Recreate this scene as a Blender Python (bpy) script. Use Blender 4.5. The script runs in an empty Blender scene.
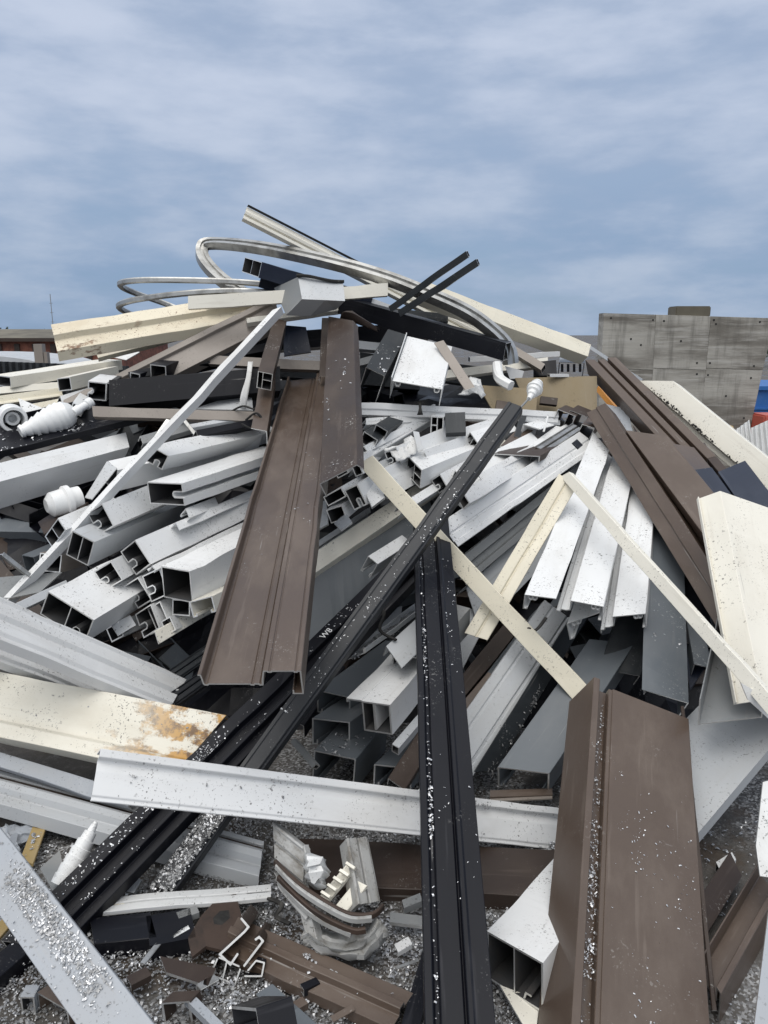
import bpy, bmesh, math, random
from mathutils import Vector, Matrix, noise
R = math.radians
random.seed(7)
scene = bpy.context.scene
COL = scene.collection

# ------------------------------------------------------------------ camera
CAM = Vector((0.0, 0.0, 1.6))
PITCH = R(13.0)
FPX, CX, CY = 769.0, 384.0, 512.0
FWD = Vector((0, math.cos(PITCH), -math.sin(PITCH)))
UPV = Vector((0, math.sin(PITCH), math.cos(PITCH)))
RGT = Vector((1, 0, 0))
cd = bpy.data.cameras.new('camera')
cd.sensor_fit = 'VERTICAL'
cd.sensor_height = 36.0
cd.lens = 36.0 * FPX / 1024.0
cd.clip_start, cd.clip_end = 0.05, 3000
cam = bpy.data.objects.new('camera', cd)
cam.location = CAM
cam.rotation_euler = (math.pi / 2 - PITCH, 0, 0)
COL.objects.link(cam)
scene.camera = cam


def surf(py):
    """distance of the heap's sloping front (or of the ground before it) at an image height"""
    if py > 800:
        o = (py - CY) / FPX
        return 1.6 * (math.cos(PITCH) - o * math.sin(PITCH)) / (math.sin(PITCH) + o * math.cos(PITCH))
    return 1.0 / max(0.207, 0.414 + (py - 800) * 0.000455)


def at(p):
    """(px, py[, d]) -> world point; d under 1 is an offset from the heap front, else the distance itself"""
    px, py = p[0], p[1]
    s = p[2] if len(p) > 2 else 0.0
    y = s if abs(s) >= 1.0 else surf(py) + s
    if 795 < py and y < 3.0:                       # nothing sinks into the ground
        y = min(y, 0.968 * surf(max(py, 800.1)))
    d = FWD + RGT * ((px - CX) / FPX) - UPV * ((py - CY) / FPX)
    return CAM + d * (y / d.y)


def proj(v):
    q = v - CAM
    z = q.dot(FWD)
    return Vector((CX + FPX * q.dot(RGT) / z, CY - FPX * q.dot(UPV) / z))


# ------------------------------------------------------------------ materials
MATS = {}


def nd(nt, kind, **kw):
    n = nt.nodes.new(kind)
    for k, v in kw.items():
        setattr(n, k, v)
    return n


def mixc(nt, fac, a, b, blend='MIX'):
    n = nd(nt, 'ShaderNodeMix', data_type='RGBA', blend_type=blend)
    for sock, val in ((n.inputs[0], fac), (n.inputs[6], a), (n.inputs[7], b)):
        if hasattr(val, 'is_output'):
            nt.links.new(val, sock)
        elif isinstance(val, (int, float)):
            sock.default_value = val
        else:
            sock.default_value = (*val, 1.0)
    return n.outputs[2]


def mth(nt, op, a, b=None, clamp=False):
    n = nd(nt, 'ShaderNodeMath', operation=op)
    n.use_clamp = clamp
    for i, val in enumerate((a, b)):
        if val is None:
            continue
        if hasattr(val, 'is_output'):
            nt.links.new(val, n.inputs[i])
        else:
            n.inputs[i].default_value = val
    return n.outputs[0]


def ramp(nt, x, lo, hi, a=0.0, b=1.0):
    n = nd(nt, 'ShaderNodeMapRange')
    n.interpolation_type = 'SMOOTHSTEP'
    nt.links.new(x, n.inputs[0])
    n.inputs[1].default_value, n.inputs[2].default_value = lo, hi
    n.inputs[3].default_value, n.inputs[4].default_value = a, b
    return n.outputs[0]


def noi(nt, vec, scale, detail=3.0, rough=0.55, stretch=None):
    if stretch:
        m = nd(nt, 'ShaderNodeMapping')
        m.inputs['Scale'].default_value = stretch
        nt.links.new(vec, m.inputs['Vector'])
        vec = m.outputs[0]
    n = nd(nt, 'ShaderNodeTexNoise')
    n.inputs['Scale'].default_value = scale
    n.inputs['Detail'].default_value = detail
    n.inputs['Roughness'].default_value = rough
    nt.links.new(vec, n.inputs['Vector'])
    return n.outputs['Fac']


def base_nodes(name):
    m = bpy.data.materials.new(name)
    m.use_nodes = True
    nt = m.node_tree
    b = nt.nodes['Principled BSDF']
    tc = nd(nt, 'ShaderNodeTexCoord')
    oi = nd(nt, 'ShaderNodeObjectInfo')
    add = nd(nt, 'ShaderNodeVectorMath', operation='ADD')
    sc = nd(nt, 'ShaderNodeVectorMath', operation='SCALE')
    cmb = nd(nt, 'ShaderNodeCombineXYZ')
    for i, k in enumerate((37.0, 91.0, 53.0)):
        nt.links.new(mth(nt, 'MULTIPLY', oi.outputs['Random'], k), cmb.inputs[i])
    nt.links.new(tc.outputs['Object'], add.inputs[0])
    nt.links.new(cmb.outputs[0], add.inputs[1])
    MATS[name] = m
    return m, nt, b, add.outputs[0], oi.outputs['Random']


def paint(name, col, rough=0.38, speck=(0.05, 0.045, 0.04), amount=0.5, dust=(0.35, 0.33, 0.30), dusty=0.2,
          vary=0.12, rust=None, spec=0.5, grain=False, fsc=5.0):
    """powder-coated aluminium: slight tone drift along the length, grime film, loose specks, scuffs"""
    m, nt, b, vec, rnd = base_nodes(name)
    tone = noi(nt, vec, 2.3, 4, 0.6, (1.0, 0.35, 1.0))
    c = mixc(nt, ramp(nt, tone, 0.3, 0.75), col, [x * (1 - vary) for x in col])
    c = mixc(nt, mth(nt, 'MULTIPLY', rnd, 0.16), c, [x * 0.72 for x in col])
    film = noi(nt, vec, fsc, 6, 0.68, (1.0, 0.45, 1.0))
    geo = nd(nt, 'ShaderNodeNewGeometry')
    sep = nd(nt, 'ShaderNodeSeparateXYZ')
    nt.links.new(geo.outputs['Normal'], sep.inputs[0])
    upw = ramp(nt, sep.outputs[2], -0.1, 0.8, 0.25, 1.0)     # grime settles on what faces up
    c = mixc(nt, mth(nt, 'MULTIPLY', mth(nt, 'MULTIPLY', ramp(nt, film, 0.42, 0.72), upw), dusty), c, dust)
    stk = noi(nt, vec, 42.0, 3, 0.6, (1.0, 0.06, 1.0))
    c = mixc(nt, mth(nt, 'MULTIPLY', ramp(nt, stk, 0.60, 0.72), 0.16), c, dust)
    scm = nd(nt, 'ShaderNodeMapping')
    scm.inputs['Rotation'].default_value = (0, 0, 0.5)
    scm.inputs['Scale'].default_value = (1.0, 0.03, 1.0)
    nt.links.new(vec, scm.inputs['Vector'])
    scr = mth(nt, 'MULTIPLY', ramp(nt, noi(nt, scm.outputs[0], 70.0, 2, 0.5), 0.70, 0.74), ramp(nt, noi(nt, vec, 3.5, 2, 0.5), 0.5, 0.6))
    c = mixc(nt, mth(nt, 'MULTIPLY', scr, 0.45), c, (0.30, 0.29, 0.28))
    cl = ramp(nt, noi(nt, vec, 6.0, 3, 0.6), *((0.54, 0.72) if speck[0] > 0.4 else (0.40, 0.62)))
    sp = ramp(nt, noi(nt, vec, 88.0, 2, 0.5), 0.64, 0.685)
    sp2 = ramp(nt, noi(nt, vec, 190.0, 1, 0.5), 0.675, 0.715)
    s = mth(nt, 'MULTIPLY', mth(nt, 'MULTIPLY', mth(nt, 'MAXIMUM', sp, sp2), cl), upw)
    c = mixc(nt, mth(nt, 'MULTIPLY', s, amount), c, speck)
    if rust:
        rn = noi(nt, vec, 9.0, 6, 0.7, (1.0, 0.55, 1.0))
        pos = nd(nt, 'ShaderNodeSeparateXYZ')
        tc = [n for n in nt.nodes if n.type == 'TEX_COORD'][0]
        nt.links.new(tc.outputs['Object'], pos.inputs[0])
        near = ramp(nt, pos.outputs[1], 0.05, rust[0], 1.0, 0.0)
        f = ramp(nt, mth(nt, 'ADD', rn, mth(nt, 'MULTIPLY', near, 0.17)), rust[3] if len(rust) > 3 else 0.63, (rust[3] if len(rust) > 3 else 0.63) + 0.08)
        f = mth(nt, 'MULTIPLY', f, near)
        rc = mixc(nt, ramp(nt, noi(nt, vec, 26.0, 4, 0.7), 0.42, 0.62), rust[1], rust[2])
        c = mixc(nt, f, c, rc)
    nt.links.new(c, b.inputs['Base Color'])
    rr = mth(nt, 'ADD', rough, mth(nt, 'MULTIPLY', ramp(nt, film, 0.35, 0.7), 0.22))
    nt.links.new(rr, b.inputs['Roughness'])
    b.inputs['Specular IOR Level'].default_value = spec
    bp = nd(nt, 'ShaderNodeBump')
    bp.inputs['Strength'].default_value = 0.12
    bp.inputs['Distance'].default_value = 0.004
    h = mth(nt, 'ADD', noi(nt, vec, 7.0, 3, 0.5), mth(nt, 'MULTIPLY', s, 0.6))
    if grain:
        h = mth(nt, 'ADD', h, mth(nt, 'MULTIPLY', noi(nt, vec, 260.0, 2, 0.6), 0.25))
    nt.links.new(h, bp.inputs['Height'])
    nt.links.new(bp.outputs[0], b.inputs['Normal'])
    return m


def metal(name, col, rough=0.35, dirt=0.4, mt=1.0, dirtcol=(0.09, 0.08, 0.07)):
    m, nt, b, vec, rnd = base_nodes(name)
    f = noi(nt, vec, 9.0, 6, 0.7)
    c = mixc(nt, mth(nt, 'MULTIPLY', ramp(nt, f, 0.4, 0.7), dirt), col, dirtcol)
    nt.links.new(c, b.inputs['Base Color'])
    b.inputs['Metallic'].default_value = mt
    nt.links.new(mth(nt, 'ADD', rough, mth(nt, 'MULTIPLY', f, 0.25)), b.inputs['Roughness'])
    return m


LIGHT = (0.62, 0.62, 0.60)
paint('white_paint', (0.70, 0.71, 0.715), 0.48, amount=0.8, dusty=0.30, dust=(0.36, 0.34, 0.31))
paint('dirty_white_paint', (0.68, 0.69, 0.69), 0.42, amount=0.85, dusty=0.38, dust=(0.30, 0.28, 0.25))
paint('cream_paint', (0.74, 0.695, 0.57), 0.4, amount=0.8, dusty=0.28, dust=(0.42, 0.36, 0.26))
paint('pale_cream_paint', (0.76, 0.735, 0.655), 0.42, amount=0.8, dusty=0.26, dust=(0.40, 0.35, 0.28))
paint('rusted_cream_paint', (0.70, 0.675, 0.59), 0.42, amount=0.8, dusty=0.3, dust=(0.42, 0.37, 0.28),
      rust=(0.55, (0.45, 0.25, 0.06), (0.13, 0.07, 0.03), 0.60))
paint('worn_cream_paint', (0.70, 0.64, 0.50), 0.45, speck=(0.14, 0.07, 0.04), amount=0.95, dusty=0.4, dust=(0.36, 0.27, 0.18),
      rust=(0.8, (0.22, 0.13, 0.075), (0.10, 0.06, 0.04), 0.705))
paint('silver_grey_paint', (0.46, 0.48, 0.50), 0.36, amount=0.6, dusty=0.25)
paint('pale_blue_grey_paint', (0.33, 0.355, 0.39), 0.35, amount=0.6, dusty=0.22)
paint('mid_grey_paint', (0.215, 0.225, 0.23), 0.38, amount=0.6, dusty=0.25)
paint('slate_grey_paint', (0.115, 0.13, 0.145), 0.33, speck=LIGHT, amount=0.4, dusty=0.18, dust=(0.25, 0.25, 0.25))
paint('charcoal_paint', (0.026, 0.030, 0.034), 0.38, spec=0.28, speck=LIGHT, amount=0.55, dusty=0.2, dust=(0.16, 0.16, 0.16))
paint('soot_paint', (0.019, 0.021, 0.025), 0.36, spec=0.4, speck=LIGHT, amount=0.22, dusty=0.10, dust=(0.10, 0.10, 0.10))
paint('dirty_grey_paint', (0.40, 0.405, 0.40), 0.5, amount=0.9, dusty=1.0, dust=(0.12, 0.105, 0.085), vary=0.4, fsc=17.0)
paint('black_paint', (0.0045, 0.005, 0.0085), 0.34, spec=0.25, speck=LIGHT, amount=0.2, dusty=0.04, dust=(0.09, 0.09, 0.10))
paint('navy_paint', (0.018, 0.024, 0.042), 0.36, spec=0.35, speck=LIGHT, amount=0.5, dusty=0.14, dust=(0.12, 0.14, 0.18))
paint('brown_paint', (0.080, 0.056, 0.042), 0.30, spec=0.55, speck=LIGHT, amount=0.22, dusty=0.2, dust=(0.24, 0.20, 0.17), grain=True)
paint('deep_brown_paint', (0.042, 0.029, 0.023), 0.38, spec=0.35, speck=LIGHT, amount=0.5, dusty=0.2, dust=(0.16, 0.13, 0.11), grain=True)
paint('taupe_paint', (0.235, 0.205, 0.18), 0.4, amount=0.5, dusty=0.25)
paint('tan_board', (0.25, 0.20, 0.125), 0.62, amount=0.4, dusty=0.2, spec=0.25)
paint('ochre_paint', (0.34, 0.24, 0.09), 0.5, speck=LIGHT, amount=0.9, dusty=0.3)
paint('white_plastic', (0.78, 0.79, 0.79), 0.3, amount=0.3, dusty=0.16)
paint('orange_paint', (0.55, 0.23, 0.03), 0.4, amount=0.3)
paint('blue_paint', (0.02, 0.12, 0.38), 0.45, amount=0.2)
paint('red_paint', (0.45, 0.09, 0.06), 0.45, amount=0.2)
paint('rubber', (0.012, 0.012, 0.012), 0.6, amount=0.2, spec=0.3)
paint('chalk', (0.8, 0.8, 0.8), 0.8, amount=0.1)
metal('cut_aluminium', (0.80, 0.80, 0.79), 0.34, 0.3)
metal('mill_aluminium', (0.52, 0.52, 0.505), 0.30, 0.55)
metal('crushed_aluminium', (0.40, 0.41, 0.41), 0.5, 0.85, 0.25, (0.10, 0.09, 0.075))
metal('shaded_inside', (0.06, 0.062, 0.066), 0.6, 0.5, 0.4)  # near-black instead of mill grey, so tube mouths look deep in shade
metal('swarf', (0.62, 0.63, 0.65), 0.32, 0.5, 0.8)
metal('dull_swarf', (0.30, 0.305, 0.31), 0.42, 0.5, 0.7)
metal('rusty_steel', (0.058, 0.038, 0.029), 0.55, 0.9, 0.2, (0.028, 0.021, 0.018))


# ------------------------------------------------------------------ object helpers
def tag(o, label=None, cat=None, group=None, kind=None):
    if label: o['label'] = label
    if cat: o['category'] = cat
    if group: o['group'] = group
    if kind: o['kind'] = kind
    return o


def link(name, bm, mats, parent=None, mw=None, smooth=None):
    bmesh.ops.recalc_face_normals(bm, faces=bm.faces)
    me = bpy.data.meshes.new(name)
    bm.to_mesh(me)
    bm.free()
    for m in ([mats] if isinstance(mats, str) else mats):
        me.materials.append(MATS[m])
    o = bpy.data.objects.new(name, me)
    COL.objects.link(o)
    if mw is not None:
        o.matrix_world = mw
    if parent is not None:
        o.parent = parent
        if mw is not None:
            o.matrix_parent_inverse = parent.matrix_world.inverted()
    if smooth:
        me.shade_auto_smooth(angle=R(smooth)) if hasattr(me, 'shade_auto_smooth') else None
    return o


def empty(name, loc):
    e = bpy.data.objects.new(name, None)
    e.empty_display_size = 0.1
    e.location = loc
    COL.objects.link(e)
    bpy.context.view_layer.update()
    return e


def offset_path(pts, t, closed):
    """both sides of a thin wall that follows pts"""
    n = len(pts)
    L, Rr = [], []
    for i in range(n):
        p = Vector(pts[i])
        a = Vector(pts[i - 1]) if (i > 0 or closed) else None
        c = Vector(pts[(i + 1) % n]) if (i < n - 1 or closed) else None
        d1 = (p - a).normalized() if a is not None else None
        d2 = (c - p).normalized() if c is not None else None
        d1 = d1 or d2
        d2 = d2 or d1
        n1, n2 = Vector((-d1.y, d1.x)), Vector((-d2.y, d2.x))
        m = n1 + n2
        if m.length < 1e-6:
            m = n1
        m.normalize()
        k = t * 0.5 / max(0.35, m.dot(n1))
        L.append(p + m * k)
        Rr.append(p - m * k)
    return L, Rr


def soften(loop, r=0.0016):
    """cut the sharp corners of an outline back a little"""
    out = []
    n = len(loop)
    for i in range(n):
        p, a, c = loop[i], loop[i - 1], loop[(i + 1) % n]
        da, dc = a - p, c - p
        la, lc = da.length, dc.length
        if la < 1e-5 or lc < 1e-5 or abs(da.normalized().cross(dc.normalized())) < 0.3:
            out.append(p)
            continue
        k = min(r, la * 0.3, lc * 0.3)
        out += [p + da * (k / la), p + dc * (k / lc)]
    return out


FRB = {}
FR = {}       # frames of placed profiles, for the swarf that lies on them


def frame(A0, A1, B0, V0=None, face=None):
    a0, a1 = at(A0), at(A1)
    el = (a1 - a0).normalized()

    def fr(b):
        w = b - a0
        su = w.dot(el)
        eu = w - el * su
        W = eu.length
        eu = eu / W
        ev = el.cross(eu).normalized()
        if ev.dot(a0 - CAM) < 0:
            ev = -ev
        return su, eu, ev, W
    H = None
    if V0 is None:
        b = at(B0)
        su, eu, ev, W = fr(b)
    else:
        ya = a0.y
        want = Vector((V0[0] - A0[0], V0[1] - A0[1]))
        best = None
        for i in range(241):
            yb = ya + (i - 120) * 0.005
            b = at((B0[0], B0[1], max(1.0, yb)))
            su, eu, ev, W = fr(b)
            d = (proj(a0 + ev * 0.02) - proj(a0))
            if d.length < 1e-6:
                continue
            cost = (1 - d.normalized().dot(want.normalized())) + 0.10 * (su / W) ** 2
            if best is None or cost < best[0]:
                best = (cost, su, eu, ev, W, 0.02 * want.length / d.length)
        _, su, eu, ev, W, H = best
        H = min(H, 0.3)
    return a0, a1, el, eu, ev, W, su, H


def prof(name, label, mat, sec, A0, A1, B0, V0=None, H=0.08, t=0.0035, B1=None, cat='metal profile', group=None,
         bend=(0, 0), parent=None, key=None, twist=0.0, cap='cut_aluminium', extra=None, shear=True):
    """a straight extrusion whose visible face has the corners A0 (one end), A1 (other end) and B0 (across the first end)"""
    a0, a1, el, eu, ev, W, su, h = frame(A0, A1, B0, V0)
    H = h or H
    L = (a1 - a0).length
    if not shear:
        su = 0.0
    su1 = su
    if B1 is not None:
        best = None
        for i in range(200):
            l = L * (0.6 + 0.8 * i / 199)
            q = proj(a0 + eu * W + el * l)
            d = (q - Vector((B1[0], B1[1]))).length
            if best is None or d < best[0]:
                best = (d, l - L)
        su1 = best[1]
    sg = 1.0 if eu.cross(el).dot(ev) > 0 else -1.0      # local axes x=u, y=l, z=sg*v stay right-handed
    ez = ev * sg
    mw = Matrix((( eu.x, el.x, ez.x, a0.x), (eu.y, el.y, ez.y, a0.y), (eu.z, el.z, ez.z, a0.z), (0, 0, 0, 1)))
    bm = bmesh.new()
    rg = random.Random(int(abs(A0[0] * 13 + A0[1] * 7 + A1[0] * 3)))
    if L > 0.5 and bend == (0, 0) and parent is None:
        bend = (rg.uniform(-1, 1) * 0.006 * L, rg.uniform(-1, 1) * 0.006 * L)
    nst = 18 if (bend != (0, 0) or twist) else 1
    dents = [(rg.uniform(0.05, 1) * L, rg.choice((0.0, W, W * rg.random())), rg.uniform(0.0015, 0.005) * rg.choice((1, 1, -1)), rg.uniform(0.03, 0.10), rg.uniform(0.02, 0.06))
             for _ in range(int(2 + 3 * L))] if parent is None and L > 0.4 else []
    parts = sec(W, H, t)
    for k, (typ, pts, tt) in enumerate(parts):
        lo, ro = offset_path(pts, tt, typ == 'c')
        inset = 0.0008 * k
        if typ == 'c':
            area = sum(pts[i - 1][0] * pts[i][1] - pts[i][0] * pts[i - 1][1] for i in range(len(pts)))
            def _ar(q):
                return abs(sum(q[i - 1][0] * q[i][1] - q[i][0] * q[i - 1][1] for i in range(len(q))))
            loops = [lo, ro] if _ar(lo) > _ar(ro) else [ro, lo]      # painted outside, then the inside darkened as if in shade
        else:
            loops = [soften(lo + ro[::-1])]
        rings = []
        for li, lp in enumerate(loops):
            st = []
            for s in range(nst + 1):
                f = s / nst
                rr = []
                for p in lp:
                    u, v = p[0], p[1]
                    l0 = su * u / W + inset
                    l1 = L + su1 * u / W - inset
                    l = l0 + (l1 - l0) * f
                    q = f * f if bend != (0, 0) else 0
                    ang = twist * f
                    uu = (u - W / 2) * math.cos(ang) - v * math.sin(ang) + W / 2 if twist else u
                    vv = (u - W / 2) * math.sin(ang) + v * math.cos(ang) if twist else v
                    for dl, du, dd, rl, ru in dents:
                        e = ((l - dl) / rl) ** 2 + ((u - du) / ru) ** 2
                        if e < 6:
                            vv += dd * math.exp(-e)
                            uu += dd * 0.5 * math.exp(-e)
                    rr.append(bm.verts.new((uu + bend[0] * q, l, sg * (vv + bend[1] * q))))
                st.append(rr)
            rings.append(st)
            n = len(lp)
            for s in range(nst):
                for i in range(n):
                    j = (i + 1) % n
                    fq = bm.faces.new((st[s][i], st[s][j], st[s + 1][j], st[s + 1][i]))
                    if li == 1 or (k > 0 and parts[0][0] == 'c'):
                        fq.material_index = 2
        for s in (0, nst):
            if typ == 'c':
                n = len(loops[0])
                for i in range(n):
                    j = (i + 1) % n
                    f = bm.faces.new((rings[0][s][i], rings[0][s][j], rings[1][s][j], rings[1][s][i]))
                    f.material_index = 1
            else:
                f = bm.faces.new(rings[0][s])
                f.material_index = 1
    o = link(name, bm, [mat, cap, 'shaded_inside'], parent, mw)
    if parent is None:
        tag(o, label, cat, group)
    if key:
        FR[key] = (a0, eu, el, ev, W, L, H)
        FRB[key] = bend
    return o


# ---- sections: u across the face, v away from the viewer
def box(W, H, t):
    return [('c', [(t/2, t/2), (W-t/2, t/2), (W-t/2, H-t/2), (t/2, H-t/2)], t)]
def boxweb(W, H, t, at_=0.5):
    return box(W, H, t) + [('o', [(W*at_, t*0.9), (W*at_, H-t*0.9)], t*0.8)]
def hook(cx, y0, s, sgn, t):
    """the round screw port on a wall"""
    return ('o', [(cx - s, y0), (cx - s, y0 + sgn*s*1.3), (cx - s*0.5, y0 + sgn*s*2), (cx + s*0.5, y0 + sgn*s*2), (cx + s, y0 + sgn*s*1.3), (cx + s, y0)], t)
def boxweb_v(W, H, t):
    return box(W, H, t) + [('o', [(t*0.9, H*0.5), (W-t*0.9, H*0.5)], t*0.8)]
def twin(W, H, t):
    return boxweb(W, H, t, 0.52) + [hook(W*0.76, H - t*0.9, W*0.075, -1, t*0.8)]
def slot_u(W, H, t, d=0.30, g=0.28):
    """box with a groove pressed into the far-u side"""
    h = t/2; W2 = W - h; m = H*0.52; k = H*g/2; x = W*(1-d)
    return [('c', [(h, h), (W2, h), (W2, m-k), (x+k*0.5, m-k), (x, m-k*0.4), (x, m+k*0.4), (x+k*0.5, m+k), (W2, m+k), (W2, H-h), (h, H-h)], t)]
def slot_v(W, H, t, d=0.42, g=0.26, c=0.6):
    """box with a groove pressed into its hidden back"""
    h = t/2; k = W*g/2; m = W*c; y = H*(1-d)
    return [('c', [(h, h), (W-h, h), (W-h, H-h), (m+k, H-h), (m+k, y+k*0.5), (m+k*0.4, y), (m-k*0.4, y), (m-k, y+k*0.5), (m-k, H-h), (h, H-h)], t)]
def slot_end(W, H, t):
    """groove pressed into the near-u side"""
    return [(a, [(W-u, v) for u, v in p], q) for a, p, q in slot_u(W, H, t)]
def chan(W, H, t):
    h = t/2
    return [('o', [(h, H), (h, h), (W-h, h), (W-h, H)], t)]
def lchan(W, H, t):
    """channel with small returned lips"""
    h = t/2; r = min(0.018, W*0.18)
    return [('o', [(r, H*0.82), (r, H), (h, H), (h, h), (W-h, h), (W-h, H), (W-r, H), (W-r, H*0.82)], t)]
def tray(W, H, t):
    """channel open to the viewer"""
    h = t/2
    return [('o', [(h, -H), (h, h), (W-h, h), (W-h, -H)], t)]
def ell(W, H, t):
    return [('o', [(t/2, H), (t/2, t/2), (W, t/2)], t)]
def ell_b(W, H, t):
    return [('o', [(0, t/2), (W-t/2, t/2), (W-t/2, H)], t)]
def flat(W, H, t):
    return [('o', [(0, t/2), (W, t/2)], t)]
def zed(W, H, t):
    return [('o', [(-W*0.3, H), (t/2, H), (t/2, t/2), (W-t/2, t/2), (W-t/2, H*0.5)], t)]
def ribbed(W, H, t):
    return [('o', [(t/2, H), (t/2, -H*0.15), (W*0.06, -H*0.2), (W*0.10, 0), (W*0.42, 0), (W*0.46, H*0.35), (W*0.54, H*0.35), (W*0.57, H*0.1), (W*0.88, H*0.1), (W*0.92, H*0.35), (W, H*0.35), (W, H)], t)]
def gutter(W, H, t):
    return [('o', [(W*0.02, H*0.6), (0, -H*0.1), (W*0.14, -H*0.1), (W*0.18, H*0.12), (W*0.24, H*0.16), (W*0.42, H*0.05), (W*0.90, 0), (W*0.93, H*0.05), (W, H*0.03), (W, H*0.16)], t)]
def lipped(W, H, t):
    return [('o', [(0, H*0.4), (0, 0), (W*0.68, 0), (W*0.74, -H*0.28), (W*0.92, -H*0.34), (W*0.94, H*0.5)], t)]
def track(W, H, t):
    return [('o', [(0, H), (0, 0), (W*0.2, 0), (W*0.2, H*0.35), (W*0.42, H*0.35), (W*0.42, 0), (W*0.62, -H*0.12), (W*0.70, H*0.05), (W, H*0.05), (W, H)], t)]


def plate(name, label, mat, pts, t=0.006, cat='metal plate', group=None, parent=None, mat2='cut_aluminium'):
    """flat cut sheet with its own thickness, through the given corners (put on their mean plane)"""
    P = [at(p) for p in pts]
    c = sum(P, Vector()) / len(P)
    nrm = Vector()
    for i in range(len(P)):
        nrm += (P[i] - c).cross(P[(i + 1) % len(P)] - c)
    nrm.normalize()
    if nrm.dot(c - CAM) < 0:
        nrm = -nrm
    ex = (P[1] - P[0])
    ex = (ex - nrm * ex.dot(nrm)).normalized()
    ey = nrm.cross(ex)
    Q = []
    for p in P:                       # where the sight line of each corner meets the plane
        d = p - CAM
        k = (c - CAM).dot(nrm) / d.dot(nrm) if abs(d.dot(nrm)) > 0.12 * d.length else 1.0
        q = CAM + d * k - c
        Q.append((q.dot(ex), q.dot(ey)))
    mw = Matrix(((ex.x, ey.x, nrm.x, c.x), (ex.y, ey.y, nrm.y, c.y), (ex.z, ey.z, nrm.z, c.z), (0, 0, 0, 1)))
    bm = bmesh.new()
    a = [bm.verts.new((x, y, 0)) for x, y in Q]
    b = [bm.verts.new((x, y, t)) for x, y in Q]
    bm.faces.new(a)
    bm.faces.new(b[::-1])
    for i in range(len(a)):
        j = (i + 1) % len(a)
        f = bm.faces.new((a[i], a[j], b[j], b[i]))
        f.material_index = 1
    o = link(name, bm, [mat, mat2], parent, mw)
    if parent is None:
        tag(o, label, cat, group)
    return o


def cr(p0, p1, p2, p3, t):
    return 0.5 * ((2 * p1) + (p2 - p0) * t + (2 * p0 - 5 * p1 + 4 * p2 - p3) * t * t + (3 * p1 - p0 - 3 * p2 + p3) * t ** 3)


def spline(P, k):
    out = []
    for i in range(len(P) - 1):
        a = P[max(i - 1, 0)]; d = P[min(i + 2, len(P) - 1)]
        for s in range(k):
            out.append(cr(a, P[i], P[i + 1], d, s / k))
    out.append(P[-1].copy())
    return out


def sheet(name, label, mat, rows, t=0.004, k=4, k2=None, crumple=0.0, cat='metal plate', group=None, parent=None, seed=0, freq=9.0, crease=0.0):
    """bent or crumpled sheet through rows of control points"""
    G = [spline([at(p) for p in r], k) for r in rows]
    cols = list(zip(*G))
    cols = [spline(list(c), k2 or k) for c in cols]
    c0 = cols[0][0].copy()
    bm = bmesh.new()
    V = [[None] * len(cols[0]) for _ in cols]
    for i, c in enumerate(cols):
        for j, p in enumerate(c):
            q = p.copy()
            if crumple:
                q += Vector(noise.noise_vector(p * freq + Vector((seed, seed * 2, 0)))) * crumple
                q += Vector(noise.noise_vector(p * freq * 3.1 + Vector((seed, 0, 3)))) * crumple * 0.4
            if crease:
                nv = noise.noise_vector(p * freq * 0.8 + Vector((seed * 3, 1, seed)))
                q += Vector((0.5 - abs(nv.x) * 2, 0.5 - abs(nv.y) * 2, 0.5 - abs(nv.z) * 2)) * crease
            V[i][j] = bm.verts.new(q - c0)
    for i in range(len(cols) - 1):
        for j in range(len(cols[0]) - 1):
            bm.faces.new((V[i][j], V[i + 1][j], V[i + 1][j + 1], V[i][j + 1]))
    mw = Matrix.Translation(c0)
    o = link(name, bm, [mat], parent, mw)
    md = o.modifiers.new('thickness', 'SOLIDIFY')
    md.thickness = t
    md.offset = 0
    for p in o.data.polygons:
        p.use_smooth = True
    o.data.set_sharp_from_angle(angle=R(28))
    if parent is None:
        tag(o, label, cat, group)
    return o


def sweep(name, label, mat, pts, w, h, k=6, cat='metal profile', group=None, parent=None, ref=Vector((0, 0, 1)), ridge=0.0):
    """rectangular (or ridged) bar bent along a curve"""
    C = spline([at(p) for p in pts], k)
    c0 = C[0].copy()
    bm = bmesh.new()
    rings = []
    if ridge:
        prof_ = [(-w/2, -h/2), (w/2, -h/2), (w/2, h/2), (w/6, h/2), (w/6, h/2 - ridge), (-w/6, h/2 - ridge), (-w/6, h/2), (-w/2, h/2)]
    else:
        r = min(w, h) * 0.22
        prof_ = [(-w/2 + r, -h/2), (w/2 - r, -h/2), (w/2, -h/2 + r), (w/2, h/2 - r), (w/2 - r, h/2), (-w/2 + r, h/2), (-w/2, h/2 - r), (-w/2, -h/2 + r)]
    for i, p in enumerate(C):
        d = (C[min(i + 1, len(C) - 1)] - C[max(i - 1, 0)]).normalized()
        s = d.cross(ref)
        s = s.normalized() if s.length > 1e-4 else Vector((1, 0, 0))
        n = s.cross(d).normalized()
        rings.append([bm.verts.new(p - c0 + s * a + n * b) for a, b in prof_])
    m = len(prof_)
    for i in range(len(C) - 1):
        for j in range(m):
            q = (j + 1) % m
            bm.faces.new((rings[i][j], rings[i][q], rings[i + 1][q], rings[i + 1][j]))
    bm.faces.new(rings[0]); bm.faces.new(rings[-1])
    o = link(name, bm, [mat], parent, Matrix.Translation(c0))
    if parent is None:
        tag(o, label, cat, group)
    return o


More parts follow.
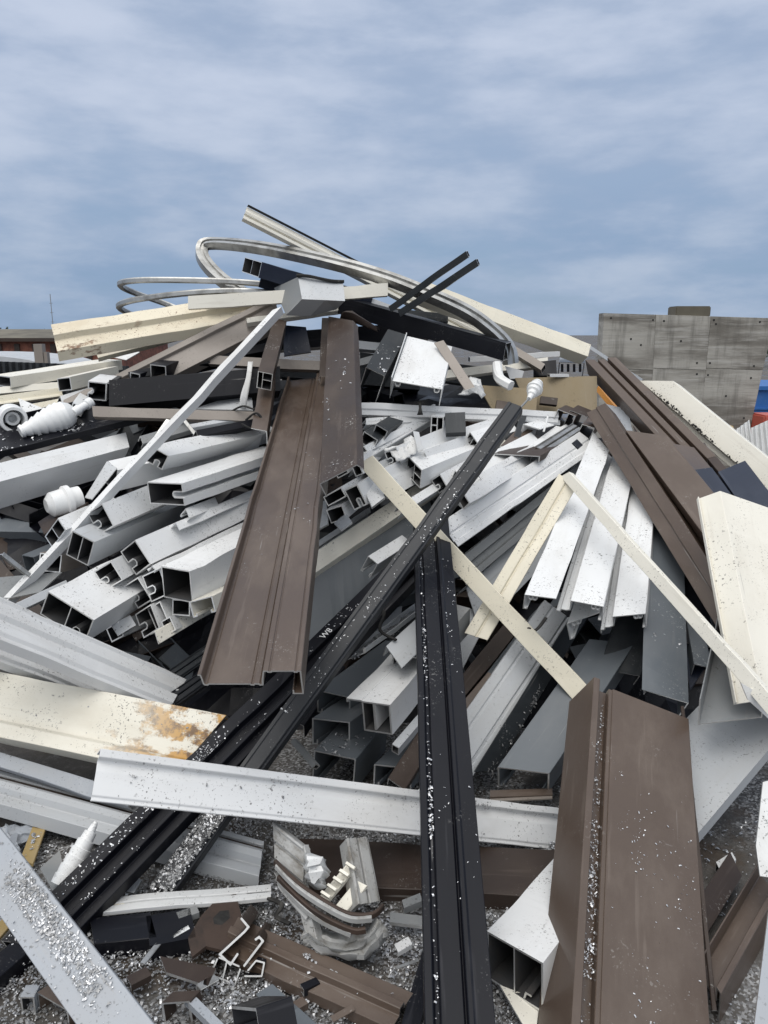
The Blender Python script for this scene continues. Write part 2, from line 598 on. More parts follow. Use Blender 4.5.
def lathe(name, label, mat, P0, P1, prof_, n=28, cat='pipe fitting', group=None, parent=None):
    """turned shape about the axis P0-P1: (fraction along, radius in metres)"""
    a, b = at(P0), at(P1)
    d = b - a
    L = d.length
    z = d.normalized()
    x = z.cross(Vector((0.3, 0.5, 0.9))).normalized()
    y = z.cross(x)
    mw = Matrix(((x.x, y.x, z.x, a.x), (x.y, y.y, z.y, a.y), (x.z, y.z, z.z, a.z), (0, 0, 0, 1)))
    bm = bmesh.new()
    rings = []
    for f, r in prof_:
        rings.append([bm.verts.new((r * math.cos(2*math.pi*i/n), r * math.sin(2*math.pi*i/n), f * L)) for i in range(n)])
    for i in range(len(rings) - 1):
        for j in range(n):
            q = (j + 1) % n
            bm.faces.new((rings[i][j], rings[i][q], rings[i+1][q], rings[i+1][j]))
    o = link(name, bm, [mat], parent, mw)
    for p in o.data.polygons:
        p.use_smooth = True
    o.data.set_sharp_from_angle(angle=R(35))
    if parent is None:
        tag(o, label, cat, group)
    return o


def add_chip(bm, p, n, size, rng):
    """one curl of cut metal lying at p"""
    t = Vector((rng.uniform(-1, 1), rng.uniform(-1, 1), rng.uniform(-1, 1)))
    t = (t - n * t.dot(n) * rng.uniform(0.5, 1)).normalized()
    s = n.cross(t).normalized() * size * rng.uniform(0.12, 0.32)
    L = size * rng.uniform(0.5, 1.3)
    curl = rng.uniform(0.15, 1.1) * L
    k = rng.choice((2, 3, 3))
    vs = []
    for i in range(k + 1):
        f = i / k
        q = p + t * (L * (f - 0.5)) + n * (curl * f * (1 - f) + 0.001) + s * rng.uniform(-0.3, 0.3)
        vs.append((bm.verts.new(q - s), bm.verts.new(q + s)))
    for i in range(k):
        bm.faces.new((vs[i][0], vs[i][1], vs[i+1][1], vs[i+1][0]))


def chips_on(key, label, regions, mat='swarf', parent=None):
    """loose swarf lying on a placed profile: regions of (u0, u1, l0, l1, v, count, size) in fractions of its face"""
    a0, eu, el, ev, W, L, H = FR[key]
    rng = random.Random(hash(label) % 1000 if False else len(label) * 7 + len(key))
    bm = bmesh.new()
    for u0, u1, l0, l1, v, n, size in regions:
        cs = [(rng.uniform(u0, u1), rng.uniform(l0, l1)) for _ in range(max(2, n // 14))]
        for _ in range(n):
            if rng.random() < 0.55:
                c = rng.choice(cs)
                u = min(u1, max(u0, c[0] + rng.gauss(0, 0.05))); l = min(l1, max(l0, c[1] + rng.gauss(0, 0.02)))
            else:
                u, l = rng.uniform(u0, u1), rng.uniform(l0, l1)
            add_chip(bm, a0 + eu * (W * u + FRB[key][0] * l * l) + el * L * l + ev * (v - 0.002 + FRB[key][1] * l * l), -ev, size * rng.choice((0.4, 0.55, 0.7, 1.0, 1.4)), rng)
    o = link('swarf_chips', bm, [mat])
    tag(o, label, 'swarf', None, 'stuff')
    return o

# ------------------------------------------------------------------ sky, sun, exposure
SUN_EL, SUN_AZ = 66.0, 205.0        # behind the viewer and a little to the left, veiled by cloud
w = bpy.data.worlds.new('World')
scene.world = w
w.use_nodes = True
nt = w.node_tree
for n in list(nt.nodes):
    nt.nodes.remove(n)
out = nd(nt, 'ShaderNodeOutputWorld')
sky = nd(nt, 'ShaderNodeTexSky', sky_type='NISHITA', sun_disc=False)
sky.sun_elevation, sky.sun_rotation = R(SUN_EL), R(SUN_AZ)
sky.air_density, sky.dust_density, sky.ozone_density = 1.0, 1.0, 1.5
bg1 = nd(nt, 'ShaderNodeBackground')
bg1.inputs[1].default_value = 0.10
nt.links.new(sky.outputs[0], bg1.inputs[0])
tc = nd(nt, 'ShaderNodeTexCoord')
sp = nd(nt, 'ShaderNodeSeparateXYZ')
nt.links.new(tc.outputs['Generated'], sp.inputs[0])
zz = mth(nt, 'ADD', mth(nt, 'MAXIMUM', sp.outputs[2], 0.0), 0.16)
cx = mth(nt, 'DIVIDE', sp.outputs[0], zz)
cy = mth(nt, 'DIVIDE', sp.outputs[1], zz)
cb = nd(nt, 'ShaderNodeCombineXYZ')
nt.links.new(cx, cb.inputs[0]); nt.links.new(cy, cb.inputs[1])
cv = cb.outputs[0]
sv = nd(nt, 'ShaderNodeMapping')
sv.inputs['Scale'].default_value = (0.9, 0.9, 2.9)
sv.inputs['Location'].default_value = (0.35, 0.2, 0.1)
nt.links.new(tc.outputs['Generated'], sv.inputs['Vector'])
sv = sv.outputs[0]
big = noi(nt, sv, 2.3, 3, 0.5)
wrp = noi(nt, cv, 0.8, 3, 0.5)
mid = noi(nt, sv, 7.0, 6, 0.54)
cover = mth(nt, 'ADD', mth(nt, 'MULTIPLY', big, 0.36), mth(nt, 'ADD', mth(nt, 'MULTIPLY', mid, 0.54), mth(nt, 'MULTIPLY', wrp, 0.10)))
shade = ramp(nt, cover, 0.37, 0.63)
lowb = ramp(nt, sp.outputs[2], 0.02, 0.30)
dark = mixc(nt, lowb, (0.19, 0.285, 0.435), (0.315, 0.39, 0.525))
lite = mixc(nt, lowb, (0.36, 0.43, 0.545), (0.465, 0.525, 0.645))
ccol = mixc(nt, shade, dark, lite)
# the cloud deck is thinner and brighter towards the veiled sun and overhead
sdir = Vector((math.sin(R(SUN_AZ)) * math.cos(R(SUN_EL)), math.cos(R(SUN_AZ)) * math.cos(R(SUN_EL)), math.sin(R(SUN_EL))))
dt = nd(nt, 'ShaderNodeVectorMath', operation='DOT_PRODUCT')
nt.links.new(tc.outputs['Generated'], dt.inputs[0])
dt.inputs[1].default_value = sdir
glow = ramp(nt, dt.outputs['Value'], 0.25, 1.0)
bright = mixc(nt, glow, ccol, (1.35, 1.34, 1.31))
bg2 = nd(nt, 'ShaderNodeBackground')
nt.links.new(bright, bg2.inputs[0])
ms = nd(nt, 'ShaderNodeMixShader')
gap = mth(nt, 'ADD', mth(nt, 'MULTIPLY', ramp(nt, mid, 0.30, 0.5), 0.12), 0.86)
nt.links.new(gap, ms.inputs[0])
nt.links.new(bg1.outputs[0], ms.inputs[1]); nt.links.new(bg2.outputs[0], ms.inputs[2])
nt.links.new(ms.outputs[0], out.inputs[0])

sd = bpy.data.lights.new('sun', 'SUN')
sd.energy, sd.angle, sd.color = 1.15, R(38), (1.0, 0.965, 0.92)
so = bpy.data.objects.new('sun', sd)
so.rotation_euler = (-sdir).to_track_quat('-Z', 'Y').to_euler()
so.location = (0, 0, 20)
COL.objects.link(so)
scene.view_settings.view_transform = 'Standard'
scene.view_settings.look = 'None'
scene.view_settings.exposure = 0.27
scene.view_settings.gamma = 1.0
scene.view_settings.use_curve_mapping = False
scene.cycles.use_denoising = True
scene.cycles.max_bounces = 8

# ------------------------------------------------------------------ ground
m, nt, b, vec, rnd = base_nodes('yard_ground')
g1 = noi(nt, vec, 1.4, 6, 0.6)
g2 = noi(nt, vec, 38.0, 6, 0.75)
c = mixc(nt, ramp(nt, g1, 0.35, 0.65), (0.050, 0.046, 0.042), (0.105, 0.097, 0.088))
c = mixc(nt, mth(nt, 'MULTIPLY', ramp(nt, g2, 0.5, 0.75), 0.6), c, (0.20, 0.19, 0.18))
c = mixc(nt, mth(nt, 'MULTIPLY', ramp(nt, noi(nt, vec, 3.2, 4, 0.6), 0.55, 0.66), 0.7), c, (0.062, 0.042, 0.026))
vo = nd(nt, 'ShaderNodeTexVoronoi'); vo.inputs['Scale'].default_value = 150.0
nt.links.new(vec, vo.inputs['Vector'])
svc = nd(nt, 'ShaderNodeSeparateColor'); nt.links.new(vo.outputs['Color'], svc.inputs[0])
gpos = nd(nt, 'ShaderNodeNewGeometry')
glen = nd(nt, 'ShaderNodeVectorMath', operation='LENGTH')
nt.links.new(gpos.outputs['Position'], glen.inputs[0])
nearby = ramp(nt, glen.outputs['Value'], 3.2, 6.0, 1.0, 0.0)      # the yard is littered round the heap only
fl = mth(nt, 'MULTIPLY', nearby, mth(nt, 'MULTIPLY', ramp(nt, svc.outputs[0], 0.35, 0.75), ramp(nt, noi(nt, vec, 2.6, 3, 0.6), 0.42, 0.54)))
c = mixc(nt, mth(nt, 'MULTIPLY', fl, 0.85), c, mixc(nt, svc.outputs[1], (0.13, 0.13, 0.135), (0.52, 0.525, 0.53)))
nt.links.new(c, b.inputs['Base Color'])
nt.links.new(ramp(nt, g1, 0.36, 0.5, 0.22, 0.8), b.inputs['Roughness'])
bp = nd(nt, 'ShaderNodeBump'); bp.inputs['Strength'].default_value = 0.6; bp.inputs['Distance'].default_value = 0.01
nt.links.new(g2, bp.inputs['Height']); nt.links.new(bp.outputs[0], b.inputs['Normal'])
bm = bmesh.new()
for x, y in ((-900, -300), (900, -300), (900, 1500), (-900, 1500)):
    bm.verts.new((x, y, 0))
bm.faces.new(bm.verts)
tag(link('ground', bm, 'yard_ground'), 'dark wet yard ground strewn with metal shavings', 'ground', None, 'structure')

# ------------------------------------------------------------------ concrete wall
m, nt, b, vec, rnd = base_nodes('board_concrete')
k1 = noi(nt, vec, 1.3, 6, 0.62, (0.5, 1, 2.6))
k2 = noi(nt, vec, 5.0, 6, 0.7, (0.22, 1, 3.2))
k3 = noi(nt, vec, 3.0, 5, 0.65, (2.8, 1, 0.35))
c = mixc(nt, ramp(nt, k1, 0.38, 0.62), (0.15, 0.139, 0.121), (0.35, 0.337, 0.306))
c = mixc(nt, mth(nt, 'MULTIPLY', ramp(nt, k2, 0.50, 0.68), 0.65), c, (0.42, 0.41, 0.385))
c = mixc(nt, mth(nt, 'MULTIPLY', ramp(nt, k3, 0.48, 0.70), 0.5), c, (0.075, 0.07, 0.062))
nt.links.new(c, b.inputs['Base Color'])
b.inputs['Roughness'].default_value = 0.85
bp = nd(nt, 'ShaderNodeBump'); bp.inputs['Strength'].default_value = 0.35; bp.inputs['Distance'].default_value = 0.02
nt.links.new(k2, bp.inputs['Height']); nt.links.new(bp.outputs[0], b.inputs['Normal'])

m, nt, b, vec, rnd = base_nodes('rust_brick')
k1 = noi(nt, vec, 3.0, 5, 0.65)
c = mixc(nt, ramp(nt, k1, 0.35, 0.65), (0.13, 0.05, 0.035), (0.26, 0.10, 0.065))
nt.links.new(c, b.inputs['Base Color']); b.inputs['Roughness'].default_value = 0.85
m, nt, b, vec, rnd = base_nodes('roof_sheet')
c = mixc(nt, ramp(nt, noi(nt, vec, 1.0, 5, 0.6), 0.35, 0.65), (0.085, 0.075, 0.055), (0.15, 0.135, 0.10))
nt.links.new(c, b.inputs['Base Color']); b.inputs['Roughness'].default_value = 0.7
m, nt, b, vec, rnd = base_nodes('leaf_green')
c = mixc(nt, ramp(nt, noi(nt, vec, 0.3, 5, 0.6), 0.35, 0.65), (0.022, 0.034, 0.026), (0.055, 0.075, 0.05))
nt.links.new(c, b.inputs['Base Color']); b.inputs['Roughness'].default_value = 0.9


def boxm(bm, lo, hi):
    v = [bm.verts.new((x, y, z)) for x in (lo[0], hi[0]) for y in (lo[1], hi[1]) for z in (lo[2], hi[2])]
    for q in ((0, 1, 3, 2), (4, 6, 7, 5), (0, 4, 5, 1), (2, 3, 7, 6), (0, 2, 6, 4), (1, 5, 7, 3)):
        bm.faces.new([v[i] for i in q])


WY = 9.5
wall = empty('concrete_wall', (at((684, 440, WY)).x, WY, 0))
tag(wall, 'weathered grey concrete wall with board marks and tie holes behind the heap', 'wall')


def wpt(px, py, dy=0.0):
    return at((px, py, WY + dy))


# panel outlines in the wall's face: three upper bays, three lower bays, joints of 12 mm between them
T = 0.22
def panel(corners):
    P = [wpt(*c) for c in corners]
    bm = bmesh.new()
    c0 = wall.location.copy()
    cen = sum(P, Vector()) / 4
    f = [bm.verts.new(cen + (p - cen) * 0.9985 - c0 + Vector((0, 0.012, 0))) for p in P]
    g = [bm.verts.new(cen + (p - cen) * 0.993 - c0) for p in P]
    h = [bm.verts.new(p - c0 + Vector((0, T, 0))) for p in P]
    bm.faces.new(g)
    bm.faces.new(h[::-1])
    for i in range(4):
        j = (i + 1) % 4
        bm.faces.new((g[i], g[j], f[j], f[i]))
        bm.faces.new((f[i], f[j], h[j], h[i]))
    link('panel', bm, 'board_concrete', wall, Matrix.Translation(c0))


top = lambda x: 313 + (x - 604) * 0.03
xs = [604, 656, 711, 775]
xe = [601, 653, 706, 763]
xf = [592, 644, 692, 735]
for i in range(3):
    panel([(xs[i], top(xs[i])), (xs[i+1], top(xs[i+1])), (xe[i+1], 370), (xe[i], 368)])
    panel([(xe[i], 368), (xe[i+1], 370), (xf[i+1], 500), (xf[i], 500)])
bm = bmesh.new()                    # tie holes, flat black discs painted as the shade in them
for px, py in ((611, 318), (653, 320), (664, 321), (714, 320), (716, 324), (760, 322), (631, 339), (681, 341), (697, 363),
               (710, 363), (754, 366), (641, 345), (697, 374), (708, 375), (751, 378), (726, 396), (744, 418), (620, 364)):
    p = wpt(px, py, -0.003) - wall.location
    r = 0.012
    vs = [bm.verts.new(p + Vector((r * math.cos(a * math.pi / 5), 0, r * math.sin(a * math.pi / 5)))) for a in range(10)]
    q = [bm.verts.new(v.co + Vector((0, 0.02, 0))) for v in vs]
    bm.faces.new(vs)
    for i in range(10):
        bm.faces.new((vs[i], vs[(i+1) % 10], q[(i+1) % 10], q[i]))
link('tie_holes', bm, 'rubber', wall, Matrix.Translation(wall.location))
bm = bmesh.new()
a, b_ = wpt(677, 306), wpt(711, 318)
boxm(bm, (a.x, WY + 0.02, b_.z + 0.012), (b_.x, WY + 0.3, a.z))
bmesh.ops.bevel(bm, geom=bm.edges, offset=0.012, segments=2, affect='EDGES')
tag(link('concrete_block', bm, 'roof_sheet'), 'small brown concrete block sitting on top of the grey wall', 'block')

# blue waste skip and red drum behind the wall's right edge
sk = at((775, 400, 12.0))
skip = empty('waste_skip', (sk.x, 12.0, 0))
tag(skip, 'blue steel waste skip half hidden at the right edge behind the wall', 'skip')
bm = bmesh.new()
zt = at((760, 386, 12.0)).z
x0 = at((742, 390, 12.0)).x
boxm(bm, (x0 - sk.x, 0, 0.05), (x0 - sk.x + 3.2, 1.6, zt - 0.06))
link('body', bm, 'blue_paint', skip, Matrix.Translation(skip.location))
bm = bmesh.new()
boxm(bm, (x0 - sk.x - 0.05, -0.05, zt - 0.06), (x0 - sk.x + 3.25, 1.65, zt))
link('rim', bm, 'blue_paint', skip, Matrix.Translation(skip.location))
bm = bmesh.new()
boxm(bm, (x0 - sk.x - 0.03, -0.03, zt - 0.36), (x0 - sk.x + 3.23, -0.001, zt - 0.33))
link('side_rib', bm, 'blue_paint', skip, Matrix.Translation(skip.location))
rb = at((772, 418, 9.2))
bm = bmesh.new()
boxm(bm, (rb.x - 0.09, 9.2, 0), (rb.x + 0.35, 9.6, rb.z + 0.03))
bmesh.ops.bevel(bm, geom=bm.edges, offset=0.02, segments=2, affect='EDGES')
tag(link('plastic_crate', bm, 'red_paint'), 'red crate standing before the blue skip at the right edge', 'crate')

# ------------------------------------------------------------------ far left buildings, fence, trees
def house(name, label, Y, x0, x1, ywt, ywb, yrt, wallm, roofm, depth=8.0, cat='building'):
    a = at((x0, ywt, Y)); c = at((x1, ywb, Y)); r = at((x0, yrt, Y))
    e = empty(name, (a.x, Y, 0))
    tag(e, label, cat)
    bm = bmesh.new(); boxm(bm, (0, 0, 0), (c.x - a.x, depth, a.z))
    link('wall', bm, wallm, e, Matrix.Translation(e.location))
    bm = bmesh.new()
    ov = 0.25
    W = c.x - a.x
    vs = [(-ov, -ov, a.z), (W + ov, -ov, a.z), (W + ov, depth + ov, a.z), (-ov, depth + ov, a.z), (-ov, depth / 2, r.z + 0.02), (W + ov, depth / 2, r.z + 0.02)]
    v = [bm.verts.new(p) for p in vs]
    for q in ((0, 1, 5, 4), (2, 3, 4, 5), (0, 4, 3), (1, 2, 5), (0, 3, 2, 1)):
        bm.faces.new([v[i] for i in q])
    link('roof', bm, roofm, e, Matrix.Translation(e.location))
    return e


h1 = house('shed', 'low rusty red shed with a long olive roof beyond the heap on the left', 34.0, -260, 118, 340, 360, 329, 'rust_brick', 'roof_sheet')
bm = bmesh.new()
a = at((-200, 338, 33.9)); c = at((118, 341.5, 33.9))
boxm(bm, (a.x - h1.location.x, -0.35, c.z), (c.x - h1.location.x, -0.26, a.z))
link('fascia', bm, 'deep_brown_paint', h1, Matrix.Translation(h1.location))
bm = bmesh.new()
for i in range(9):
    x = at((-40 + i * 18, 350, 33.9)).x - h1.location.x
    boxm(bm, (x, -0.06, 0.0), (x + 0.22, -0.002, 1.2))
link('wall_posts', bm, 'deep_brown_paint', h1, Matrix.Translation(h1.location))
bm = bmesh.new()
p = at((37, 344, 20.0))
boxm(bm, (p.x - 0.1, 20.0, 0), (p.x + 0.12, 20.2, p.z))
boxm(bm, (p.x + 0.13, 20.02, 0), (p.x + 0.22, 20.18, p.z - 0.2))
tag(link('concrete_post', bm, 'taupe_paint'), 'beige concrete post standing before the red shed on the left', 'post')
# curved grey tank roof
p = at((-6, 354, 24.0))
bm = bmesh.new()
n = 20
for s in (0, 1):
    for i in range(n + 1):
        a_ = math.pi * i / n
        bm.verts.new((3.2 * math.cos(a_) - 1.6, s * 4.0, max(0.0, p.z - 0.42) + 0.42 * math.sin(a_)))
bm.verts.ensure_lookup_table()
for i in range(n):
    bm.faces.new((bm.verts[i], bm.verts[i+1], bm.verts[n+2+i], bm.verts[n+1+i]))
bm.verts.ensure_lookup_table()
lo = [bm.verts.new((x, y, 0)) for x, y in ((1.6, 0), (-4.8, 0), (-4.8, 4), (1.6, 4))]
bm.verts.ensure_lookup_table()
bm.faces.new((lo[0], *[bm.verts[i] for i in range(n + 1)], lo[1]))
bm.faces.new((lo[3], *[bm.verts[n + 1 + i] for i in range(n + 1)], lo[2]))
bm.faces.new((lo[0], lo[3], bm.verts[n+1], bm.verts[0])); bm.faces.new((lo[1], lo[2], bm.verts[2*n+1], bm.verts[n]))
tag(link('storage_hut', bm, 'silver_grey_paint', None, Matrix.Translation((p.x, 24.0, 0))), 'low grey hut with a rounded roof before the red shed', 'hut')
# dark corrugated fence
p0, p1 = at((-120, 357, 15.0)), at((128, 366, 13.0))
bm = bmesh.new()
N = 150
d = p1 - p0
for i in range(N + 1):
    q = p0 + d * (i / N)
    off = 0.03 * (1 if (i // 2) % 2 else -1)
    bm.verts.new((q.x, q.y + off, 0)); bm.verts.new((q.x, q.y + off, q.z))
bm.verts.ensure_lookup_table()
for i in range(N):
    bm.faces.new((bm.verts[2*i], bm.verts[2*i+2], bm.verts[2*i+3], bm.verts[2*i+1]))
f = link('corrugated_fence', bm, 'charcoal_paint')
f.modifiers.new('thickness', 'SOLIDIFY').thickness = 0.01
tag(f, 'dark grey corrugated fence running behind the cream beams at far left', 'fence')
# slender mast
p = at((50, 294, 60.0))
bm = bmesh.new()
boxm(bm, (-0.02, -0.02, 0), (0.02, 0.02, p.z))
for z in (0.55, 0.7, 0.85):
    boxm(bm, (-0.12, -0.015, p.z * z), (0.12, 0.015, p.z * z + 0.03))
tag(link('mast', bm, 'mid_grey_paint', None, Matrix.Translation((p.x, 60.0, 0))), 'thin grey mast rising on the left horizon', 'mast')


def tree_clump(px0, px1, ytop, Y, label, n, name='tree'):
    rng = random.Random(px0)
    a, b2 = at((px0, ytop, Y)), at((px1, ytop, Y))
    e = empty(name, ((a.x + b2.x) / 2, Y, 0))
    tag(e, label, 'tree')
    hw = (b2.x - a.x) / 2
    bm = bmesh.new()
    for i in range(n):
        u = rng.uniform(-1, 1)
        top_ = a.z * (0.62 + 0.38 * math.sqrt(max(0, 1 - u * u))) * (0.85 + 0.15 * noise.noise(Vector((u * 4, px0, 0))))
        p = Vector((u * hw, rng.uniform(-1.5, 1.5), rng.uniform(0.25, 1.0) ** 0.7 * top_))
        s = a.z * rng.uniform(0.03, 0.08)
        t = [Vector((rng.uniform(-1, 1), rng.uniform(-1, 1), rng.uniform(-1, 1))) * s for _ in range(3)]
        bm.faces.new([bm.verts.new(p + q) for q in t])
    link('crown', bm, 'leaf_green', e, Matrix.Translation(e.location))
    bm = bmesh.new()
    bmesh.ops.create_cone(bm, cap_ends=True, segments=8, radius1=a.z * 0.05, radius2=a.z * 0.02, depth=a.z * 0.7)
    bmesh.ops.translate(bm, verts=bm.verts, vec=(0, 0, a.z * 0.35))
    link('trunk', bm, 'deep_brown_paint', e, Matrix.Translation(e.location))


tree_clump(-60, 26, 324, 70.0, 'dark tree on the far left horizon above the shed roof', 900)
tree_clump(14, 60, 327, 75.0, 'low dark tree beside the thin mast on the horizon', 700)
tree_clump(752, 830, 338, 40.0, 'dark green tree behind the blue skip at the right edge', 1600)

# pale corrugated sheets leaning at right, behind the long white beam
def corr(label, pts, n):
    A, B, C_, D = [at(p) for p in pts]     # top-left, top-right, bottom-right, bottom-left
    bm = bmesh.new()
    nrm = (B - A).cross(D - A).normalized()
    N = n * 4
    for i in range(N + 1):
        f = i / N
        off = nrm * (0.012 if (i % 4) in (1, 2) else -0.012)
        bm.verts.new(A.lerp(B, f) + off - A); bm.verts.new(D.lerp(C_, f) + off - A)
    bm.verts.ensure_lookup_table()
    for i in range(N):
        bm.faces.new((bm.verts[2*i], bm.verts[2*i+2], bm.verts[2*i+3], bm.verts[2*i+1]))
    o = link('corrugated_sheet', bm, 'dirty_white_paint', None, Matrix.Translation(A))
    o.modifiers.new('thickness', 'SOLIDIFY').thickness = 0.004
    tag(o, label, 'metal sheet', 'pale corrugated sheets leaning at right')


corr('pale corrugated sheet with a slanted top, left one of the two behind the white beam', [(734, 431, 6.2), (749, 420, 6.2), (760, 500, 6.0), (736, 500, 6.0)], 4)
corr('pale corrugated sheet at the right edge below the red crate', [(751, 428, 6.0), (775, 417, 6.0), (790, 520, 5.8), (756, 520, 5.8)], 5)
plate('timber_offcut', 'brown timber board lying at the foot of the concrete wall', 'ochre_paint', [(716, 421, 7.6), (733, 426, 7.6), (736, 434, 7.4), (722, 431, 7.4)], 0.03, 'board')

# ================================================================== TOP OF THE HEAP
G_TUBE = 'hollow white sections in the heap'
G_CHIP = 'loose swarf'
# narrow cream track with a black rubber strip, pointing up to the left
t1 = prof('window_track', 'narrow cream track with black rubber edge pointing up left from the top of the heap', 'pale_cream_paint',
          track, (243, 218, 4.75), (505, 352, 5.2), (247, 207, 4.78), H=0.04, cat='window track')
prof('rubber_strip', None, 'rubber', flat, (247, 206.5, 4.77), (509, 341, 5.22), (248.5, 204.5, 4.77), t=0.006, parent=t1, cap='rubber')
# cream beam falling to the right
prof('beam', 'cream box beam sloping down right along the skyline towards the concrete wall', 'cream_paint', chan,
     (591, 344.5, 5.3), (430, 283, 4.75), (588, 356.5, 5.16), H=0.08, t=0.006, cat='beam')
# bent arch bars
sweep('arch_bar', 'silver curved arch bar looping over the very top of the heap', 'mill_aluminium',
      [(243, 294, 4.85), (222, 280, 4.95), (205, 262, 5.1), (202, 249, 5.2), (212, 243.5, 5.2), (258, 247.5, 4.95), (325, 261, 4.7),
       (380, 276, 4.6), (427, 294, 4.5), (468, 313, 4.5), (496, 334, 4.5), (508, 349, 4.5), (511, 364, 4.5)],
      0.075, 0.05, ridge=0.012, cat='arch bar', ref=Vector((0.25, -0.75, 0.75)))
sweep('arch_bar', 'upper silver hoop bar curling out at left of the cream gutter', 'mill_aluminium',
      [(292, 289, 4.85), (262, 284, 4.85), (215, 281, 4.85), (150, 280, 4.9), (124, 282, 5.0), (121, 286, 5.1), (135, 293, 5.2), (166, 304, 5.3), (185, 312, 5.3)],
      0.035, 0.035, cat='arch bar')
sweep('arch_bar', 'lower silver hoop bar curling out just above the cream gutter end', 'mill_aluminium',
      [(290, 294, 4.8), (240, 291, 4.8), (190, 293, 4.85), (140, 299, 4.95), (121, 304, 5.05), (121, 309, 5.15), (140, 318, 5.25), (165, 325, 5.3)],
      0.035, 0.035, cat='arch bar')
# wide cream gutter, left
prof('gutter', 'wide cream gutter with rusty pitted edge jutting out to the left at the top', 'worn_cream_paint',
     lambda W, H, t: [('o', [(0, 0.02), (0, 0), (W*0.52, 0), (W*0.56, W*0.16), (W, W*0.20), (W*1.02, H)], t)],
     (51, 325, 4.3), (262, 292, 4.9), (56, 345, 4.15), H=0.10, t=0.005, cat='gutter')
plate('metal_plate', 'thin white plate edge showing under the cream gutter at left', 'white_paint', [(90, 352, 5.0), (112, 349, 5.0), (140, 352, 4.9), (126, 360, 4.9)], 0.006)
prof('channel', 'long taupe channel sloping from the cone fitting up to the top of the heap', 'taupe_paint',
     lambda W, H, t: [('o', [(0, 0.05), (0, 0), (W*0.22, 0), (W*0.26, 0.02), (W, 0.03), (W, H)], t)],
     (44, 410, 4.15), (275, 296, 4.75), (70, 424, 4.10), B1=(288, 334), H=0.10, t=0.004, cat='channel')
# white-cream bar with a grey offcut saddled on it
prof('flat_bar', 'pale cream bar lying level across the top of the heap through the bent grey offcut', 'pale_cream_paint', box,
     (188, 296, 4.45), (388, 284, 4.55), (188, 309, 4.44), H=0.04, t=0.003, cat='bar')
s1 = sheet('bent_offcut', 'bent grey channel offcut with torn black sealant saddled over the cream bar', 'silver_grey_paint',
      [[(298, 277, 4.42), (320, 280, 4.42), (343, 282, 4.42)], [(302, 299, 4.3), (325, 300, 4.3), (345, 301, 4.3)],
       [(286, 315, 4.42), (310, 316, 4.42), (336, 309, 4.42)]], t=0.006, k=1, cat='offcut')
for q_ in s1.data.polygons: q_.use_smooth = False
sweep('sealant', None, 'rubber', [(297, 275.5, 4.41), (308, 276, 4.4), (322, 279, 4.4), (333, 281, 4.4), (344, 281.5, 4.41)], 0.022, 0.016, parent=s1)
plate('cut_face', None, 'mid_grey_paint', [(298, 277, 4.42), (302, 299, 4.31), (286, 315, 4.42), (274, 288, 4.6)], 0.004, parent=s1)
# black channels at the very top
prof('channel', 'black channel with hollow end at the very top under the arch bar, left one', 'navy_paint', boxweb,
     (245, 257, 4.75), (352, 288, 5.1), (262, 262, 4.7), V0=(242, 272), H=0.1, t=0.005, cat='channel')
prof('channel', 'black channel with hollow end at the very top behind the grey offcut, right one', 'navy_paint', boxweb,
     (263, 268, 4.65), (360, 297, 5.0), (280, 273, 4.62), V0=(259, 287), H=0.1, t=0.005, cat='channel')
prof('beam', 'heavy black beam sloping right under the two thin black bars', 'black_paint', box,
     (506, 343, 4.35), (340, 296, 4.75), (503, 361, 4.36), H=0.12, t=0.005, cat='beam')
prof('thin_bar', 'upper of the two thin black bars sticking up to the right at the top', 'charcoal_paint', box,
     (466, 251, 4.3), (388, 306, 4.5), (468.6, 257, 4.3), H=0.035, t=0.003, cat='bar')
prof('thin_bar', 'lower of the two thin black bars sticking up to the right at the top', 'charcoal_paint', box,
     (476, 259, 4.25), (398, 311, 4.45), (478.6, 265.5, 4.25), H=0.035, t=0.003, cat='bar')
# white pole
prof('pole', 'long white pole leaning across the left half of the heap', 'white_paint', box,
     (3, 598, 2.95), (273, 309.5, 3.75), (7, 601, 2.94), B1=(287, 311), H=0.05, t=0.003, cat='pole', cap='white_paint')

# ---- brown channels in the centre
prof('wide_channel', 'large brown channel in the centre whose open end points at the viewer', 'brown_paint',
     lambda W, H, t: [('o', [(0.0, -0.028), (0.008, -0.028), (0.012, 0), (W*0.05, 0), (W*0.055, 0.003), (W*0.085, 0.003), (W*0.09, 0), (W*0.50, 0), (W*0.505, 0.003), (W*0.53, 0.003), (W*0.535, 0), (W*0.58, 0), (W*0.585, 0.003), (W*0.615, 0.003), (W*0.62, -0.012), (W*0.64, -0.04), (W*0.68, -0.04), (W*0.683, -0.037), (W*0.71, -0.037), (W*0.713, -0.04), (W*0.93, -0.04), (W*0.933, -0.037), (W*0.955, -0.037), (W*0.958, -0.04), (W*0.99, -0.04), (W*0.99, 0.03), (W*0.90, 0.03), (W*0.90, 0.018)], t)],
     (199, 684, 1.82), (287, 384, 4.5), (303, 684, 1.80), t=0.004, B1=(327, 376), cat='channel', key='BRM')
prof('wide_channel', 'dark brown channel hanging right beside the large central brown channel', 'deep_brown_paint',
     lambda W, H, t: [('o', [(0.0, 0.06), (0, 0), (W*0.90, 0), (W*0.93, 0.008), (W, 0.03)], t)],
     (320, 484, 2.75), (329, 317, 4.45), (361, 463, 2.78), t=0.004, B1=(356, 322), cat='channel', key='BRD')
